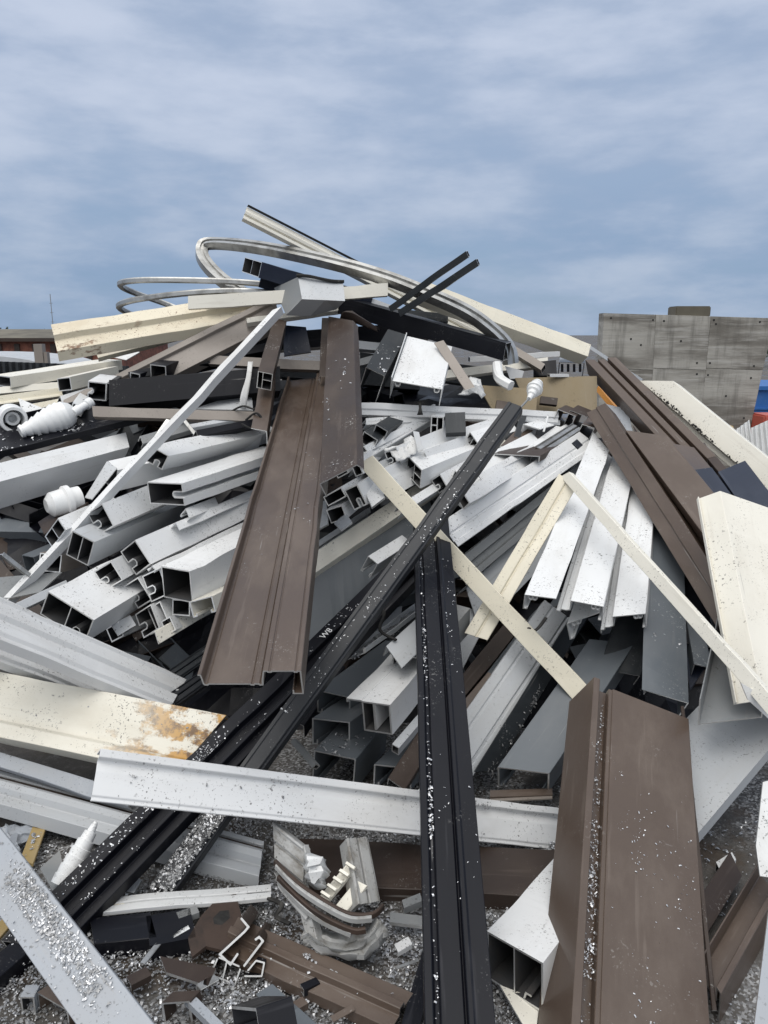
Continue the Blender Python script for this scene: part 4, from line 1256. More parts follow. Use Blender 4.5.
# right half of the centre
prof('ribbed_plank', 'long white ribbed plank rising right with a dark rectangular slot at its top end', 'white_paint',
     lambda W, H, t: [('o', [(0, H), (0, 0), (W*0.44, 0), (W*0.46, 0.006), (W*0.54, 0.006), (W*0.56, 0), (W*0.8, 0), (W*0.82, -0.006), (W, -0.006), (W, H)], t)],
     (441, 523, 3.14), (580, 431, 3.95), (457, 547, 3.10), B1=(593, 437), H=0.05, t=0.004, cat='plank', key='L1')
plate('slot_shade', 'black patch painted as the shaded slot in the upper end of the ribbed plank', 'black_paint', [(572, 443, 3.66), (577, 439, 3.72), (583, 445, 3.69), (578, 449, 3.63)], 0.004, mat2='black_paint')  # black plate laid on the plank, painted as the slot's shade
prof('panel_beam', 'grey perforated side rail right below the long ribbed plank', 'mid_grey_paint',
     lambda W, H, t: [('o', [(0, H), (0, 0), (W*0.35, 0.0), (W*0.4, 0.025), (W*0.7, 0.025), (W*0.75, 0), (W, 0)], t)],
     (459, 560, 3.2), (592, 452, 4.0), (466, 585, 3.14), H=0.08, t=0.004, cat='rail', key='PSR')
prof('panel_beam', 'broad grey panel behind the folded cream strip, under the perforated rail', 'silver_grey_paint', ell,
     (466, 588, 3.2), (590, 470, 3.95), (480, 630, 3.1), B1=(600, 520), H=0.08, t=0.004, cat='panel')
tube('white box section with dark mouth left of the long ribbed plank', box, (470, 486, 3.38), (545, 446, 3.9), (455, 470, 3.45), None, H=0.08)
tube('white wide section above the ribbed plank running up to the brown plate', chan, (452, 500, 3.5), (548, 450, 4.1), (474, 516, 3.42), None, H=0.06, B1=(560, 458))
prof('box_tube', 'short white tube with dark mouth close to the charcoal beam', 'white_paint', box, (462, 490, 3.18), (530, 452, 3.8), (470, 503, 3.14), V0=(456, 497), t=0.005, cat='box tube')
prof('metal_plate', 'brown plate with a bright front edge lying right of the charcoal beam', 'deep_brown_paint', chan,
     (494, 453.5, 3.66), (519, 441, 3.95), (540, 456, 3.62), B1=(563, 442), H=0.03, t=0.005, cat='plate')
prof('flat_strip', 'dull brown strip behind the brown plate beside the charcoal beam', 'brown_paint', flat, (500, 446, 3.8), (518, 428, 4.0), (516, 448, 3.8), t=0.006, cat='strip')
prof('bracket', 'white angle bracket standing behind the brown plate', 'white_paint', ell, (523, 424, 3.95), (538, 420, 4.1), (540, 429, 3.92), H=0.10, t=0.006, cat='bracket')
prof('bracket', 'thin white upright strip closing the angle bracket', 'white_paint', flat, (543, 431, 3.9), (547, 416, 3.95), (545, 431, 3.9), t=0.01, cat='strip')
prof('ribbed_plank', 'silver ribbed profile scrap between the brown plate and the tan board', 'mill_aluminium', ribbed, (535, 447, 3.78), (572, 424, 4.1), (548, 452, 3.76), H=0.04, cat='profile')
prof('flat_bar', 'white profile scrap rising behind the silver ribbed scrap', 'white_paint', chan, (520, 452, 3.75), (556, 426, 4.1), (532, 455, 3.73), H=0.04, cat='profile')
prof('flat_bar', 'dark bar behind the bright white tubes left of the brown plate', 'charcoal_paint', box, (514, 436, 3.9), (521, 414, 4.1), (520, 438, 3.9), H=0.05, cat='bar')
prof('flat_bar', 'white slat under the long level white bar near the charcoal beam', 'white_paint', box, (482, 424, 3.95), (512, 416, 4.1), (484, 431, 3.93), H=0.04, cat='bar')

# ---- cream strips
prof('flat_strip', 'straight cream strip crossing the centre from upper left to the brown channel', 'cream_paint', flat,
     (581, 709, 2.55), (357, 465.5, 3.3), (594, 694, 2.55), B1=(369.5, 458.5), t=0.012, cat='strip', cap='cream_paint')
prof('folded_strip', 'cream grooved strip with pointed lower end, left leg of the folded pair', 'cream_paint',
     lambda W, H, t: [('o', [(0, 0.02), (0, 0), (W*0.42, 0.002), (W*0.5, 0.012), (W*0.58, 0.002), (W, 0), (W, 0.02)], t)],
     (465, 633, 2.84), (559, 474, 3.22), (487, 640, 2.82), B1=(573, 487), t=0.004, cat='strip', cap='cream_paint')
prof('folded_strip', 'narrow cream strip running down right from the fold to the right edge', 'pale_cream_paint', ell_b,
     (785, 735, 1.92), (560, 475, 3.22), (793, 721, 1.92), B1=(566, 473), H=0.025, t=0.005, cat='strip', cap='cream_paint')

# ---- white trio of planks, right
def legs(W, H, t):
    return [('o', [(0.012, H*0.9), (0.012, H), (0, H), (0, 0), (W, 0)], t), hook(W*0.20, t*0.6, 0.008, 1, t*0.8), hook(W*0.32, t*0.6, 0.008, 1, t*0.8)]
def legs_r(W, H, t):
    return [('o', [(-W*0.42, 0.07), (-W*0.42, 0.055), (-W*0.30, 0.055), (-W*0.28, 0.045), (-W*0.12, 0.045), (0, 0.04), (0, 0), (W, 0), (W, H), (W-0.012, H)], t), hook(W*0.72, t*0.6, 0.008, 1, t*0.8), hook(W*0.84, t*0.6, 0.008, 1, t*0.8)]
prof('cladding_plank', 'left one of the three white planks fanned out right of centre', 'white_paint', legs,
     (525, 595, 2.62), (595, 432, 3.95), (556, 599, 2.60), B1=(609, 450), H=0.06, t=0.004, cat='plank', group='white planks fanned out at right')
prof('cladding_plank', 'middle one of the three white planks fanned out right of centre', 'white_paint', legs_r,
     (571, 601, 2.66), (614, 452, 3.85), (603, 607, 2.62), B1=(628, 470), H=0.06, t=0.004, cat='plank', group='white planks fanned out at right')
prof('cladding_plank', 'right one of the three white planks fanned out right of centre', 'white_paint', legs_r,
     (613, 617, 2.66), (632, 486, 3.55), (645, 614, 2.64), B1=(649, 505), H=0.06, t=0.004, cat='plank', group='white planks fanned out at right')
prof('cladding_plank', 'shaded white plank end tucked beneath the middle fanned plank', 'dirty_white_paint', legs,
     (567, 624, 2.72), (618, 470, 3.9), (601, 612, 2.74), H=0.07, t=0.004, cat='plank', group='white planks fanned out at right')
prof('cladding_plank', 'white plank top showing behind the brown channel ends above the trio', 'pale_blue_grey_paint', ell, (612, 440, 3.9), (606, 404, 4.3), (636, 446, 3.85), H=0.05, cat='plank')
prof('panel_beam', 'slate grey channel hanging right of the white trio with its end folded down', 'slate_grey_paint',
     lambda W, H, t: [('o', [(0.01, 0.02), (0.01, 0.006), (0, 0.0), (W, 0), (W*1.0, 0.085)], t)],
     (643, 690, 2.42), (648, 512, 3.35), (688, 703, 2.40), B1=(668, 520), H=0.08, t=0.004, cat='channel', key='SLT')

# ---- below the strips, between black post and brown channel
prof('box_beam', 'pale grey ribbed bar with bright lip running up right behind the cream strip', 'silver_grey_paint',
     lambda W, H, t: [('o', [(0, 0.03), (0, 0), (W*0.25, 0), (W*0.27, 0.004), (W*0.33, 0.004), (W*0.35, 0), (W*0.76, 0), (W*0.80, 0.012), (W*0.86, -0.004), (W, -0.004), (W, H)], t)],
     (440, 748, 2.42), (545, 600, 3.1), (472, 776, 2.38), B1=(568, 617), H=0.06, t=0.004, cat='bar')
prof('panel_beam', 'dark grey wall with swarf right beside the pale ribbed bar', 'charcoal_paint', ell_b,
     (474, 772, 2.36), (572, 615, 2.98), (496, 770, 2.42), H=0.08, t=0.004, cat='panel', key='DGW')
prof('box_beam', 'blue grey channel with open dark end beside the brown channel flange', 'slate_grey_paint', lchan,
     (497.5, 767, 2.34), (590, 640, 2.85), (549.5, 773, 2.30), B1=(640, 648), H=0.10, t=0.005, cat='channel')
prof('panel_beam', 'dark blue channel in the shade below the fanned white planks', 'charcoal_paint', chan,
     (598, 668, 2.72), (640, 560, 3.1), (640, 676, 2.70), H=0.08, cat='channel')
prof('window_profile', 'upper brown bar squeezed between the black post and the cream strip', 'deep_brown_paint', chan,
     (440, 700, 2.78), (516, 610, 3.2), (452, 712, 2.74), H=0.08, cat='bar')
prof('window_profile', 'lower brown bar beside the black post above the pale ribbed bar', 'brown_paint', chan,
     (445, 722, 2.52), (488, 672, 2.75), (458, 730, 2.5), H=0.07, cat='bar')
prof('flat_bar', 'dark grey bar between the brown bars and the pale ribbed bar', 'slate_grey_paint', box,
     (474, 690, 2.78), (536, 610, 3.2), (482, 696, 2.77), H=0.06, cat='bar')
plate('metal_plate', 'pale grey plate in shade right of the black post under the cream strips', 'silver_grey_paint', [(440, 640, 3.1), (466, 608, 3.2), (492, 612, 3.15), (462, 670, 2.98), (440, 672, 3.0)], 0.006)
st = prof('strip_bundle', 'brown strip bundle lying under the blue grey channel end', 'brown_paint', flat, (490, 790, 2.30), (552, 788, 2.34), (490, 797, 2.27), t=0.01, cat='strip', group='brown strips under the channel end')
prof('strip_bundle', 'taupe strip lying on the gutter under the blue grey channel end', 'taupe_paint', flat, (490, 797, 2.28), (552, 794, 2.32), (490, 801, 2.26), t=0.008, cat='strip', group='brown strips under the channel end')

# ---- dark boxes and white tube left of the black post
prof('shelf_channel', 'upper slate channel end stacked left of the short white tube', 'slate_grey_paint', lchan,
     (317, 690, 2.66), (385, 640, 3.0), (350, 696, 2.63), H=0.10, t=0.005, cat='channel', group='stacked slate channels')
prof('shelf_channel', 'middle slate channel end stacked left of the short white tube', 'slate_grey_paint', lchan,
     (312, 718, 2.56), (370, 680, 2.9), (350, 722, 2.53), H=0.10, t=0.005, cat='channel', group='stacked slate channels')
prof('shelf_channel', 'lowest slate channel with speckled top just behind the white gutter', 'slate_grey_paint', lchan,
     (314, 750, 2.44), (350, 712, 2.75), (356, 759, 2.40), H=0.13, t=0.005, cat='channel', key='SHL', group='stacked slate channels')
prof('shelf_channel', 'small slate channel right of the speckled one behind the white gutter', 'slate_grey_paint', lchan,
     (374, 764, 2.42), (404, 736, 2.65), (412, 768, 2.40), H=0.08, t=0.005, cat='channel', group='stacked slate channels')
prof('box_tube', 'short white tube with chambered end pointing left beside the black post', 'white_paint',
     lambda W, H, t: [('o', [(0, 0.012), (0, 0), (W*0.35, 0)], t), ('c', [(W*0.36, t/2), (W-t/2, t/2), (W-t/2, H), (W*0.36, H)], t), ('o', [(W*0.62, t), (W*0.62, H-t)], t*1.4)],
     (347, 699, 2.44), (408, 638, 2.9), (390, 705, 2.40), V0=(349, 728), t=0.006, cat='box tube', key='SWT')
prof('channel', 'grey channel full of bright shavings lying above the short white tube', 'silver_grey_paint', tray,
     (335, 664, 2.62), (425, 600, 3.0), (366, 652, 2.68), B1=(450, 588), H=0.02, t=0.004, cat='channel', key='GCH')
plate('metal_plate', 'pale blue grey plate above the shavings channel', 'pale_blue_grey_paint', [(362, 618, 2.86), (402, 606, 2.92), (400, 622, 2.84), (366, 640, 2.76)], 0.006)
prof('box_beam', 'dull grey angle with a cut web right above the short white tube', 'silver_grey_paint', ell, (386, 646, 2.60), (430, 606, 2.85), (402, 668, 2.52), H=0.05, t=0.005, cat='angle')
prof('box_beam', 'dull grey beam end in shade touching the black post', 'mid_grey_paint', box, (392, 650, 2.66), (440, 600, 2.95), (424, 660, 2.60), H=0.12, t=0.005, cat='beam')
prof('trim_strip', 'brown offcut channel leaning on the black post behind the white gutter', 'deep_brown_paint', chan, (388, 778, 2.26), (428, 716, 2.55), (405, 790, 2.22), H=0.03, t=0.004, cat='offcut')
prof('trim_strip', 'thin pale trim under the short white tube', 'silver_grey_paint', box, (392, 744, 2.36), (420, 712, 2.55), (399, 748, 2.34), H=0.03, cat='trim')
plate('metal_plate', 'white triangular plate corner resting on the gutter beside the black post', 'white_paint', [(387, 821, 2.12), (425, 783, 2.25), (425, 833, 2.08)], 0.006)
prof('flat_bar', 'grey stick lying in the dark gap left of the stacked slate channels', 'mid_grey_paint', box, (312, 768, 2.3), (290, 742, 2.45), (316, 764, 2.3), H=0.02, cat='bar')

# ================================================================== MORE LENGTHS AND OFFCUTS IN BETWEEN
tube('white tube mouth just below the crumpled centre scrap', slot_v, (396, 447, 3.52), (462, 420, 4.0), (402, 463, 3.5), (384, 452), t=0.006)
tube('white thin walled mouth low between cream strip top and charcoal beam', boxweb_v, (392, 478, 3.4), (440, 452, 3.8), (398, 494, 3.37), (381, 484), t=0.005)
tube('narrow white section lying over the off white beam near the charcoal beam', chan, (398, 505, 3.25), (455, 470, 3.6), (402, 513, 3.22), None, H=0.04)
tube('white ledge section directly under the level white bar, left part', chan, (366, 418, 3.85), (430, 414, 4.05), (366, 425, 3.82), None, H=0.05)
tube('thin white section squeezed above the white gutter bar in the centre', box, (364, 446, 3.62), (420, 418, 4.0), (368, 452, 3.6), (357, 450), t=0.005)
tube('white open channel rising behind the dark grey square plate', lchan, (462, 428, 3.85), (505, 414, 4.1), (466, 437, 3.82), (458, 432), t=0.005)
tube('short white mouth between the dark grey square plate and charcoal beam', boxweb, (470, 432, 3.8), (510, 420, 4.05), (478, 443, 3.77), (466, 440), t=0.005)
tube('white section end below the hooked mouth touching the charcoal beam', slot_v, (440, 474, 3.42), (492, 446, 3.8), (448, 488, 3.38), (431, 480), t=0.005)
tube('slim white section lying on the short white tube near the charcoal beam', chan, (478, 474, 3.38), (540, 440, 3.9), (482, 480, 3.36), None, H=0.03)
tube('pale section peeping out between the long ribbed plank and white trio', box, (548, 472, 3.9), (592, 442, 4.3), (552, 480, 3.88), None, H=0.05, mat='silver_grey_paint')
tube('small white clip section right of the topmost mouth under the pole', lchan, (186, 508, 3.22), (215, 497, 3.5), (190, 518, 3.2), (182, 516), t=0.005)
tube('white angle section lying between the topmost mouth and the stepped flange', ell, (176, 522, 3.12), (250, 492, 3.7), (180, 530, 3.1), None, H=0.04)
tube('dull white mouth deep under the twin chamber box', box, (118, 622, 2.86), (160, 605, 3.2), (124, 636, 2.84), (106, 629), mat='dirty_white_paint')
tube('narrow white mouth low beside the cream forked trim strip', slot_v, (170, 616, 2.82), (215, 596, 3.2), (176, 630, 2.8), (161, 622))
prof('thin_bar', 'upper black ribbed bar in the dark gap below the white mouths', 'charcoal_paint', ribbed, (148, 684, 2.72), (240, 622, 3.1), (156, 694, 2.70), H=0.03, cat='bar')
prof('thin_bar', 'lower black ribbed bar in the dark gap beside the central brown channel', 'soot_paint', ribbed, (166, 696, 2.66), (240, 645, 3.0), (176, 704, 2.64), H=0.03, cat='bar')
prof('box_tube', 'small black box end with pale rim above the long black beam', 'black_paint', box, (130, 372, 4.28), (160, 362, 4.6), (140, 374, 4.26), V0=(131, 386), t=0.006, cat='box tube')
prof('box_tube', 'second black box end with pale rim right of the first above the long black beam', 'black_paint', box, (150, 364, 4.3), (182, 352, 4.7), (166, 366, 4.28), V0=(152, 380), t=0.006, cat='box tube')
prof('thin_bar', 'thin silver strut leaning under the taupe bar left of the pole', 'mill_aluminium', flat, (150, 442, 3.75), (166, 419, 3.85), (154, 443, 3.75), t=0.006, cat='strut')
prof('thin_bar', 'thin silver strut leaning under the taupe bar right of the pole', 'mill_aluminium', flat, (196, 438, 3.72), (180, 418, 3.85), (200, 437, 3.72), t=0.006, cat='strut')
prof('flat_bar', 'black flat length lying between the taupe bar and the hooked slot section', 'black_paint', chan, (196, 430, 3.7), (262, 417, 3.95), (198, 437, 3.68), H=0.05, cat='bar')
prof('flat_bar', 'dull silver length lying behind the black flat length near the brown profiles', 'silver_grey_paint', chan, (190, 424, 3.85), (258, 412, 4.0), (191, 428, 3.83), H=0.04, cat='bar')
prof('flat_bar', 'grey length right of the long white box beam below the taupe bar', 'mid_grey_paint', chan, (140, 436, 3.75), (196, 420, 3.95), (143, 444, 3.73), H=0.05, cat='bar')
prof('flat_strip', 'cream strip lying just under the wide cream gutter', 'cream_paint', chan, (96, 352, 4.55), (250, 312, 4.95), (98, 358, 4.53), H=0.04, cat='strip')
prof('flat_strip', 'off white strip lying below the bent grey offcut at the summit', 'pale_cream_paint', chan, (246, 318, 4.6), (352, 304, 4.8), (247, 323, 4.58), H=0.04, cat='strip')
prof('flat_strip', 'white strip lying behind the pale cream bar at the summit', 'white_paint', chan, (206, 300, 4.62), (300, 288, 4.8), (206, 305, 4.6), H=0.04, cat='strip')
prof('beam', 'dark grey length under the arch bar at the summit right of the grey offcut', 'charcoal_paint', chan, (345, 303, 4.8), (448, 314, 4.95), (345, 312, 4.78), H=0.06, cat='beam')
prof('flat_bar', 'pale bar lying under the two thin black bars at the summit', 'silver_grey_paint', chan, (372, 298, 4.85), (470, 334, 5.0), (371, 304, 4.83), H=0.05, cat='bar')
prof('flat_bar', 'white length glimpsed between the cream plank ends at far left', 'white_paint', box, (60, 396, 4.2), (128, 376, 4.6), (62, 402, 4.18), H=0.05, cat='bar')
prof('flat_bar', 'cream length under the short cream box tube at far left', 'cream_paint', chan, (30, 404, 4.1), (104, 390, 4.5), (32, 410, 4.08), H=0.05, cat='bar')
prof('flat_bar', 'white bar end above the brown plate under the tan board', 'white_paint', box, (536, 440, 3.9), (566, 424, 4.15), (541, 445, 3.88), V0=(533, 445), t=0.005, cat='bar')
prof('flat_bar', 'silver bar under the left dark brown block near the tan board', 'silver_grey_paint', chan, (520, 416, 4.1), (560, 420, 4.15), (520, 421, 4.08), H=0.04, cat='bar')
prof('channel', 'black channel deep in the gap left of the stacked slate channels', 'black_paint', chan, (288, 718, 2.62), (330, 660, 2.95), (304, 726, 2.58), H=0.06, cat='channel')
prof('channel', 'slate channel in the shade right of the fanned planks under the brown wall channel', 'slate_grey_paint', chan, (694, 664, 2.62), (676, 560, 3.15), (712, 668, 2.60), H=0.06, cat='channel')
# small litter on the ground
G_LIT = 'small offcuts lying in the swarf'
LIT = [
 ('short silver angle offcut in the swarf above the black square tube end', 'mill_aluminium', ell, (196, 984), (214, 974), (201, 990), .02),
 ('white sliver lying in the swarf between plate and rusty bracket', 'white_paint', flat, (172, 934), (188, 925), (174, 938), .01),
 ('tiny brown channel offcut in the swarf near the bottom edge', 'brown_paint', chan, (284, 1006), (302, 996), (290, 1013), .02),
 ('bent silver clip lying under the crushed window piece', 'mill_aluminium', lchan, (300, 962), (318, 956), (304, 970), .02),
 ('dark offcut lying left of the crushed window piece', 'charcoal_paint', box, (246, 892), (264, 884), (250, 900), .02),
 ('grey offcut lying between the silver rail and the rusty bracket', 'mid_grey_paint', chan, (176, 912), (196, 905), (179, 919), .02),
 ('small white offcut lying right of the crushed window piece', 'white_paint', lchan, (394, 944), (408, 936), (398, 952), .015),
 ('silver splinter lying right of the crushed window piece', 'mill_aluminium', flat, (396, 966), (418, 958), (397, 969), .01),
 ('tiny black offcut lying in the swarf beside the brown ground profile', 'black_paint', box, (300, 984), (316, 977), (304, 990), .02),
 ('cream chip of profile lying below the slender cone fitting', 'cream_paint', flat, (110, 902), (126, 896), (112, 908), .01),
 ('thin silver strip lying in the swarf beside the brown tube offcut', 'mill_aluminium', flat, (84, 1004), (118, 990), (85, 1008), .01),
 ('dark brown offcut half buried near the swarf plate edge', 'deep_brown_paint', chan, (126, 976), (146, 966), (131, 985), .02),
 ('grey tube stub lying near the dark brown beam under the gutter', 'mid_grey_paint', box, (402, 900), (420, 893), (404, 908), .02),
 ('silver strip lying on the ground below the black beam feet', 'silver_grey_paint', flat, (132, 905), (160, 897), (133, 909), .01),
 ('brown sliver lying at the very bottom right of the black square tube', 'brown_paint', flat, (330, 1016), (352, 1004), (333, 1022), .01),
 ('white tube stub on the ground right of the large leaning brown channel', 'white_paint', box, (716, 862), (732, 852), (720, 870), .03),
]
for lab, mt_, sc_, a_, b_, c_2, h_ in LIT:
    prof('offcut', lab, mt_, sc_, a_, b_, c_2, H=h_, t=0.003, cat='offcut', group=G_LIT)

# ================================================================== FOREGROUND
prof('post', 'black ridged post standing upright in front of the heap', 'black_paint',
     lambda W, H, t: [('o', [(0, 0.06), (0, 0), (W*0.10, 0), (W*0.13, 0.012), (W*0.22, 0.014), (W*0.24, 0.006), (W*0.56, 0.006), (W*0.58, 0.013), (W*0.62, 0.013), (W*0.64, -0.004), (W*0.70, -0.004), (W*0.72, 0.0), (W, 0), (W, 0.07)], t)],
     (427, 1075, 1.24), (416, 525, 3.10), (499, 1075, 1.24), B1=(447, 515), t=0.004, cat='post', key='BLP')
prof('wide_channel', 'large brown channel leaning towards the viewer at lower right', 'brown_paint',
     lambda W, H, t: [('o', [(-0.105, 0.125), (-0.072, -0.02), (-0.056, -0.02), (-0.054, 0.028), (-0.016, 0.030), (-0.014, 0.006), (-0.004, 0.006), (-0.002, 0), (W, 0), (W, 0.05)], t)],
     (600, 1085, 1.28), (613, 690, 2.30), (713, 1085, 1.37), B1=(677, 720), t=0.004, cat='channel', key='BRF')
prof('flat_strip', 'thin dark brown strip edge right beside the large leaning brown channel', 'deep_brown_paint', flat,
     (712, 1010, 1.52), (682, 705, 2.36), (717, 1010, 1.53), t=0.006, cat='strip')
prof('wide_box', 'broad pale grey box lying right behind the large leaning brown channel', 'silver_grey_paint', box,
     (694, 838, 1.98), (815, 694, 2.45), (628, 778, 2.25), B1=(740, 660), H=0.04, t=0.004, cat='box beam')
prof('channel', 'grey dirty channel seen end on under the narrow cream strip', 'mid_grey_paint', tray,
     (698, 724, 2.22), (716, 640, 2.62), (762, 716, 2.22), H=0.10, t=0.004, cat='channel')
plate('metal_plate', 'dirty cream end plate hanging from the wide cream channel', 'dirty_white_paint', [(741, 683, 2.06), (748, 700, 2.06), (772, 722, 2.05), (772, 700, 2.06)], 0.006)
plate('metal_plate', 'dark navy plate in the gap right of the slate grey channel', 'navy_paint', [(684, 650, 2.75), (706, 620, 2.85), (716, 650, 2.7), (690, 690, 2.6)], 0.008, mat2='navy_paint')
prof('panel_beam', 'black channel in the deep gap under the outermost brown channel', 'black_paint', chan, (672, 640, 2.75), (660, 545, 3.2), (716, 648, 2.7), H=0.08, cat='channel')
prof('box_tube', 'dark brown box tube lying on the ground at the lower right corner', 'deep_brown_paint', box,
     (700, 945, 1.72), (742, 876, 2.0), (688, 915, 1.78), H=0.06, t=0.004, cat='box tube')
prof('channel', 'brown channel with raised flange lying at the lower right corner', 'brown_paint', 
     lambda W, H, t: [('o', [(-0.012, 0.14), (-0.012, -0.035), (0, -0.035), (0, 0), (W, 0), (W, -0.05)], t)],
     (716, 1000, 1.55), (775, 893, 1.86), (700, 975, 1.60), H=0.05, t=0.004, cat='channel')
plate('metal_plate', 'dirty white plate edge standing at the right edge of the view', 'dirty_white_paint', [(763, 782, 1.95), (790, 775, 1.95), (790, 880, 1.75), (760, 876, 1.75), (756, 846, 1.8)], 0.006)
plate('metal_plate', 'pale grey plate corner at the very bottom right', 'pale_blue_grey_paint', [(770, 900, 1.5), (800, 900, 1.5), (800, 1060, 1.25), (750, 1060, 1.25)], 0.006)
prof('box_beam', 'white twin chamber box pointing up right between black post and brown channel', 'white_paint',
     lambda W, H, t: boxweb(W, H, t, 0.5) + [('o', [(W*0.66, H), (W*0.70, H*0.82), (W*0.8, H*0.82)], t)],
     (487, 931, 1.63), (566, 846, 2.05), (543, 963, 1.61), V0=(490, 978), t=0.005, cat='box beam')
plate('metal_plate', 'cream plate corner lying under the white twin chamber box', 'pale_cream_paint', [(500, 985, 1.72), (540, 1000, 1.68), (534, 1045, 1.55), (526, 1030, 1.58)], 0.006)
prof('beam', 'dark brown beam lying level on the ground below the white gutter', 'deep_brown_paint', chan,
     (296, 838, 2.16), (570, 850, 2.24), (300, 884, 2.06), B1=(570, 896), H=0.08, t=0.004, cat='beam')
prof('beam', 'black bar end leaning out at the foot of the black post', 'black_paint', box, (394, 1050, 1.42), (424, 945, 1.75), (412, 1055, 1.40), H=0.04, cat='bar')
prof('rail', 'thin light silver rail lying on the ground under the diagonal beams', 'dirty_white_paint',
     lambda W, H, t: [('o', [(0, H), (0, 0), (W*0.42, 0), (W*0.46, 0.008), (W*0.56, 0.008), (W*0.6, 0), (W, 0), (W, H)], t)],
     (81, 901, 1.93), (271, 886, 2.0), (83, 914, 1.90), B1=(271, 896), H=0.012, t=0.003, cat='rail')
prof('wide_plate', 'pale blue grey plate strewn with swarf across the lower left corner', 'pale_blue_grey_paint', ell,
     (215, 1100, 1.22), (-90, 718, 2.15), (130, 1100, 1.24), B1=(-60, 822), H=0.02, t=0.006, cat='plate', key='GPL')
prof('flat_strip', 'ochre yellow strip lying on the ground left of the small cone fitting', 'ochre_paint', flat,
     (20, 859, 2.06), (36, 817, 2.25), (33, 864, 2.05), B1=(52, 818), t=0.01, cat='strip', key='OCH', cap='ochre_paint')
lathe('cone_fitting', 'slender white spiral cone fitting lying on the ground at lower left', 'white_plastic', (62, 886, 1.90), (96, 822, 2.02),
      [(0, 0), (0, 0.034), (0.14, 0.035), (0.15, 0.032), (0.29, 0.034), (0.3, 0.030), (0.43, 0.032), (0.44, 0.028), (0.57, 0.029), (0.58, 0.025), (0.70, 0.025), (0.71, 0.020), (0.84, 0.018), (0.85, 0.012), (0.95, 0.009), (1, 0.006), (1, 0)])
sheet('plastic_bag', 'crumpled grey plastic wrap lying behind the swarf plate at left', 'pale_blue_grey_paint',
      [[(-6, 838, 2.18), (14, 826, 2.24), (34, 822, 2.27)], [(-8, 850, 2.12), (14, 840, 2.16), (30, 836, 2.2)], [(-6, 866, 2.06), (8, 856, 2.1), (22, 848, 2.14)]], t=0.003, k=6, crumple=0.03, seed=2, freq=20, cat='plastic wrap')
plate('metal_plate', 'grey plate scrap lying under the slender cone fitting', 'mid_grey_paint', [(40, 868, 2.0), (60, 850, 2.1), (64, 872, 2.02), (54, 892, 1.94)], 0.006)
plate('metal_plate', 'blue grey plate scrap between the two diagonal beam feet', 'pale_blue_grey_paint', [(112, 888, 1.98), (130, 872, 2.04), (142, 880, 2.01), (134, 893, 1.96)], 0.006)
prof('channel', 'brown ribbed profile lying on the ground below the crumpled aluminium', 'brown_paint',
     lambda W, H, t: [('o', [(0, H), (0, 0), (W*0.42, 0), (W*0.45, -0.014), (W*0.62, -0.014), (W*0.65, 0.004), (W, 0.008), (W, H)], t)],
     (413, 994, 1.62), (238, 918, 1.88), (392, 1026, 1.53), B1=(224, 944), H=0.04, t=0.004, cat='profile', key='BRG')

# crumpled aluminium frame
cf = empty('crushed_window_assembly', at((330, 940, 1.86)))
tag(cf, 'crumpled torn grey aluminium frame lying before the dark brown beam', 'crushed window')
def zp(x, y, d):                    # a spot of the close-up of the crushed piece
    return (200 + x / 3.2, 780 + y / 3.2, d - 0.15)
def ribrows(lines, d0, dd):
    out_, kk = [], 0
    for a_, b_ in zip(lines, lines[1:]):
        n_ = min(len(a_), len(b_))
        for f_ in (0.0, 0.33, 0.66):
            out_.append([zp(a_[q][0] * (1 - f_) + b_[q][0] * f_, a_[q][1] * (1 - f_) + b_[q][1] * f_, a_[q][2] * (1 - f_) + b_[q][2] * f_ + (dd if kk % 2 else 0)) for q in range(n_)])
            kk += 1
    out_.append([zp(x, y, d) for x, y, d in lines[-1]])
    return out_
prof('left_panel', None, 'dirty_grey_paint', ribbed, zp(235, 136, 2.07), zp(334, 214, 1.98), zp(238, 264, 1.99), B1=(304, 887), H=0.03, t=0.004, parent=cf)
prof('left_return', None, 'dirty_grey_paint', chan, zp(332, 208, 1.98), zp(346, 262, 1.95), zp(318, 300, 1.95), H=0.02, t=0.004, parent=cf)
prof('lower_panel', None, 'dirty_grey_paint', ribbed, zp(242, 296, 1.97), zp(352, 424, 1.87), zp(250, 348, 1.94), B1=(301, 924), H=0.025, t=0.004, parent=cf)
prof('lower_panel', None, 'dirty_grey_paint', lchan, zp(318, 424, 1.89), zp(344, 520, 1.84), zp(350, 420, 1.88), H=0.03, t=0.004, parent=cf)
sheet('upper_fold', None, 'dirty_white_paint', ribrows([
    [(340, 238, 1.96), (372, 240, 1.95), (408, 262, 1.97)], [(326, 275, 1.93), (362, 270, 1.90), (412, 285, 1.94)],
    [(330, 318, 1.92), (360, 312, 1.89), (400, 312, 1.92)], [(345, 340, 1.93), (372, 345, 1.91), (392, 335, 1.92)]], 0, -0.006), t=0.004, k=2, k2=1, crumple=0.022, seed=6, freq=30, parent=cf)
prof('right_panel', None, 'dirty_grey_paint', ribbed, zp(500, 402, 1.87), zp(462, 170, 2.05), zp(582, 384, 1.92), B1=(370, 829), H=0.035, t=0.005, bend=(0.02, 0.03), parent=cf)
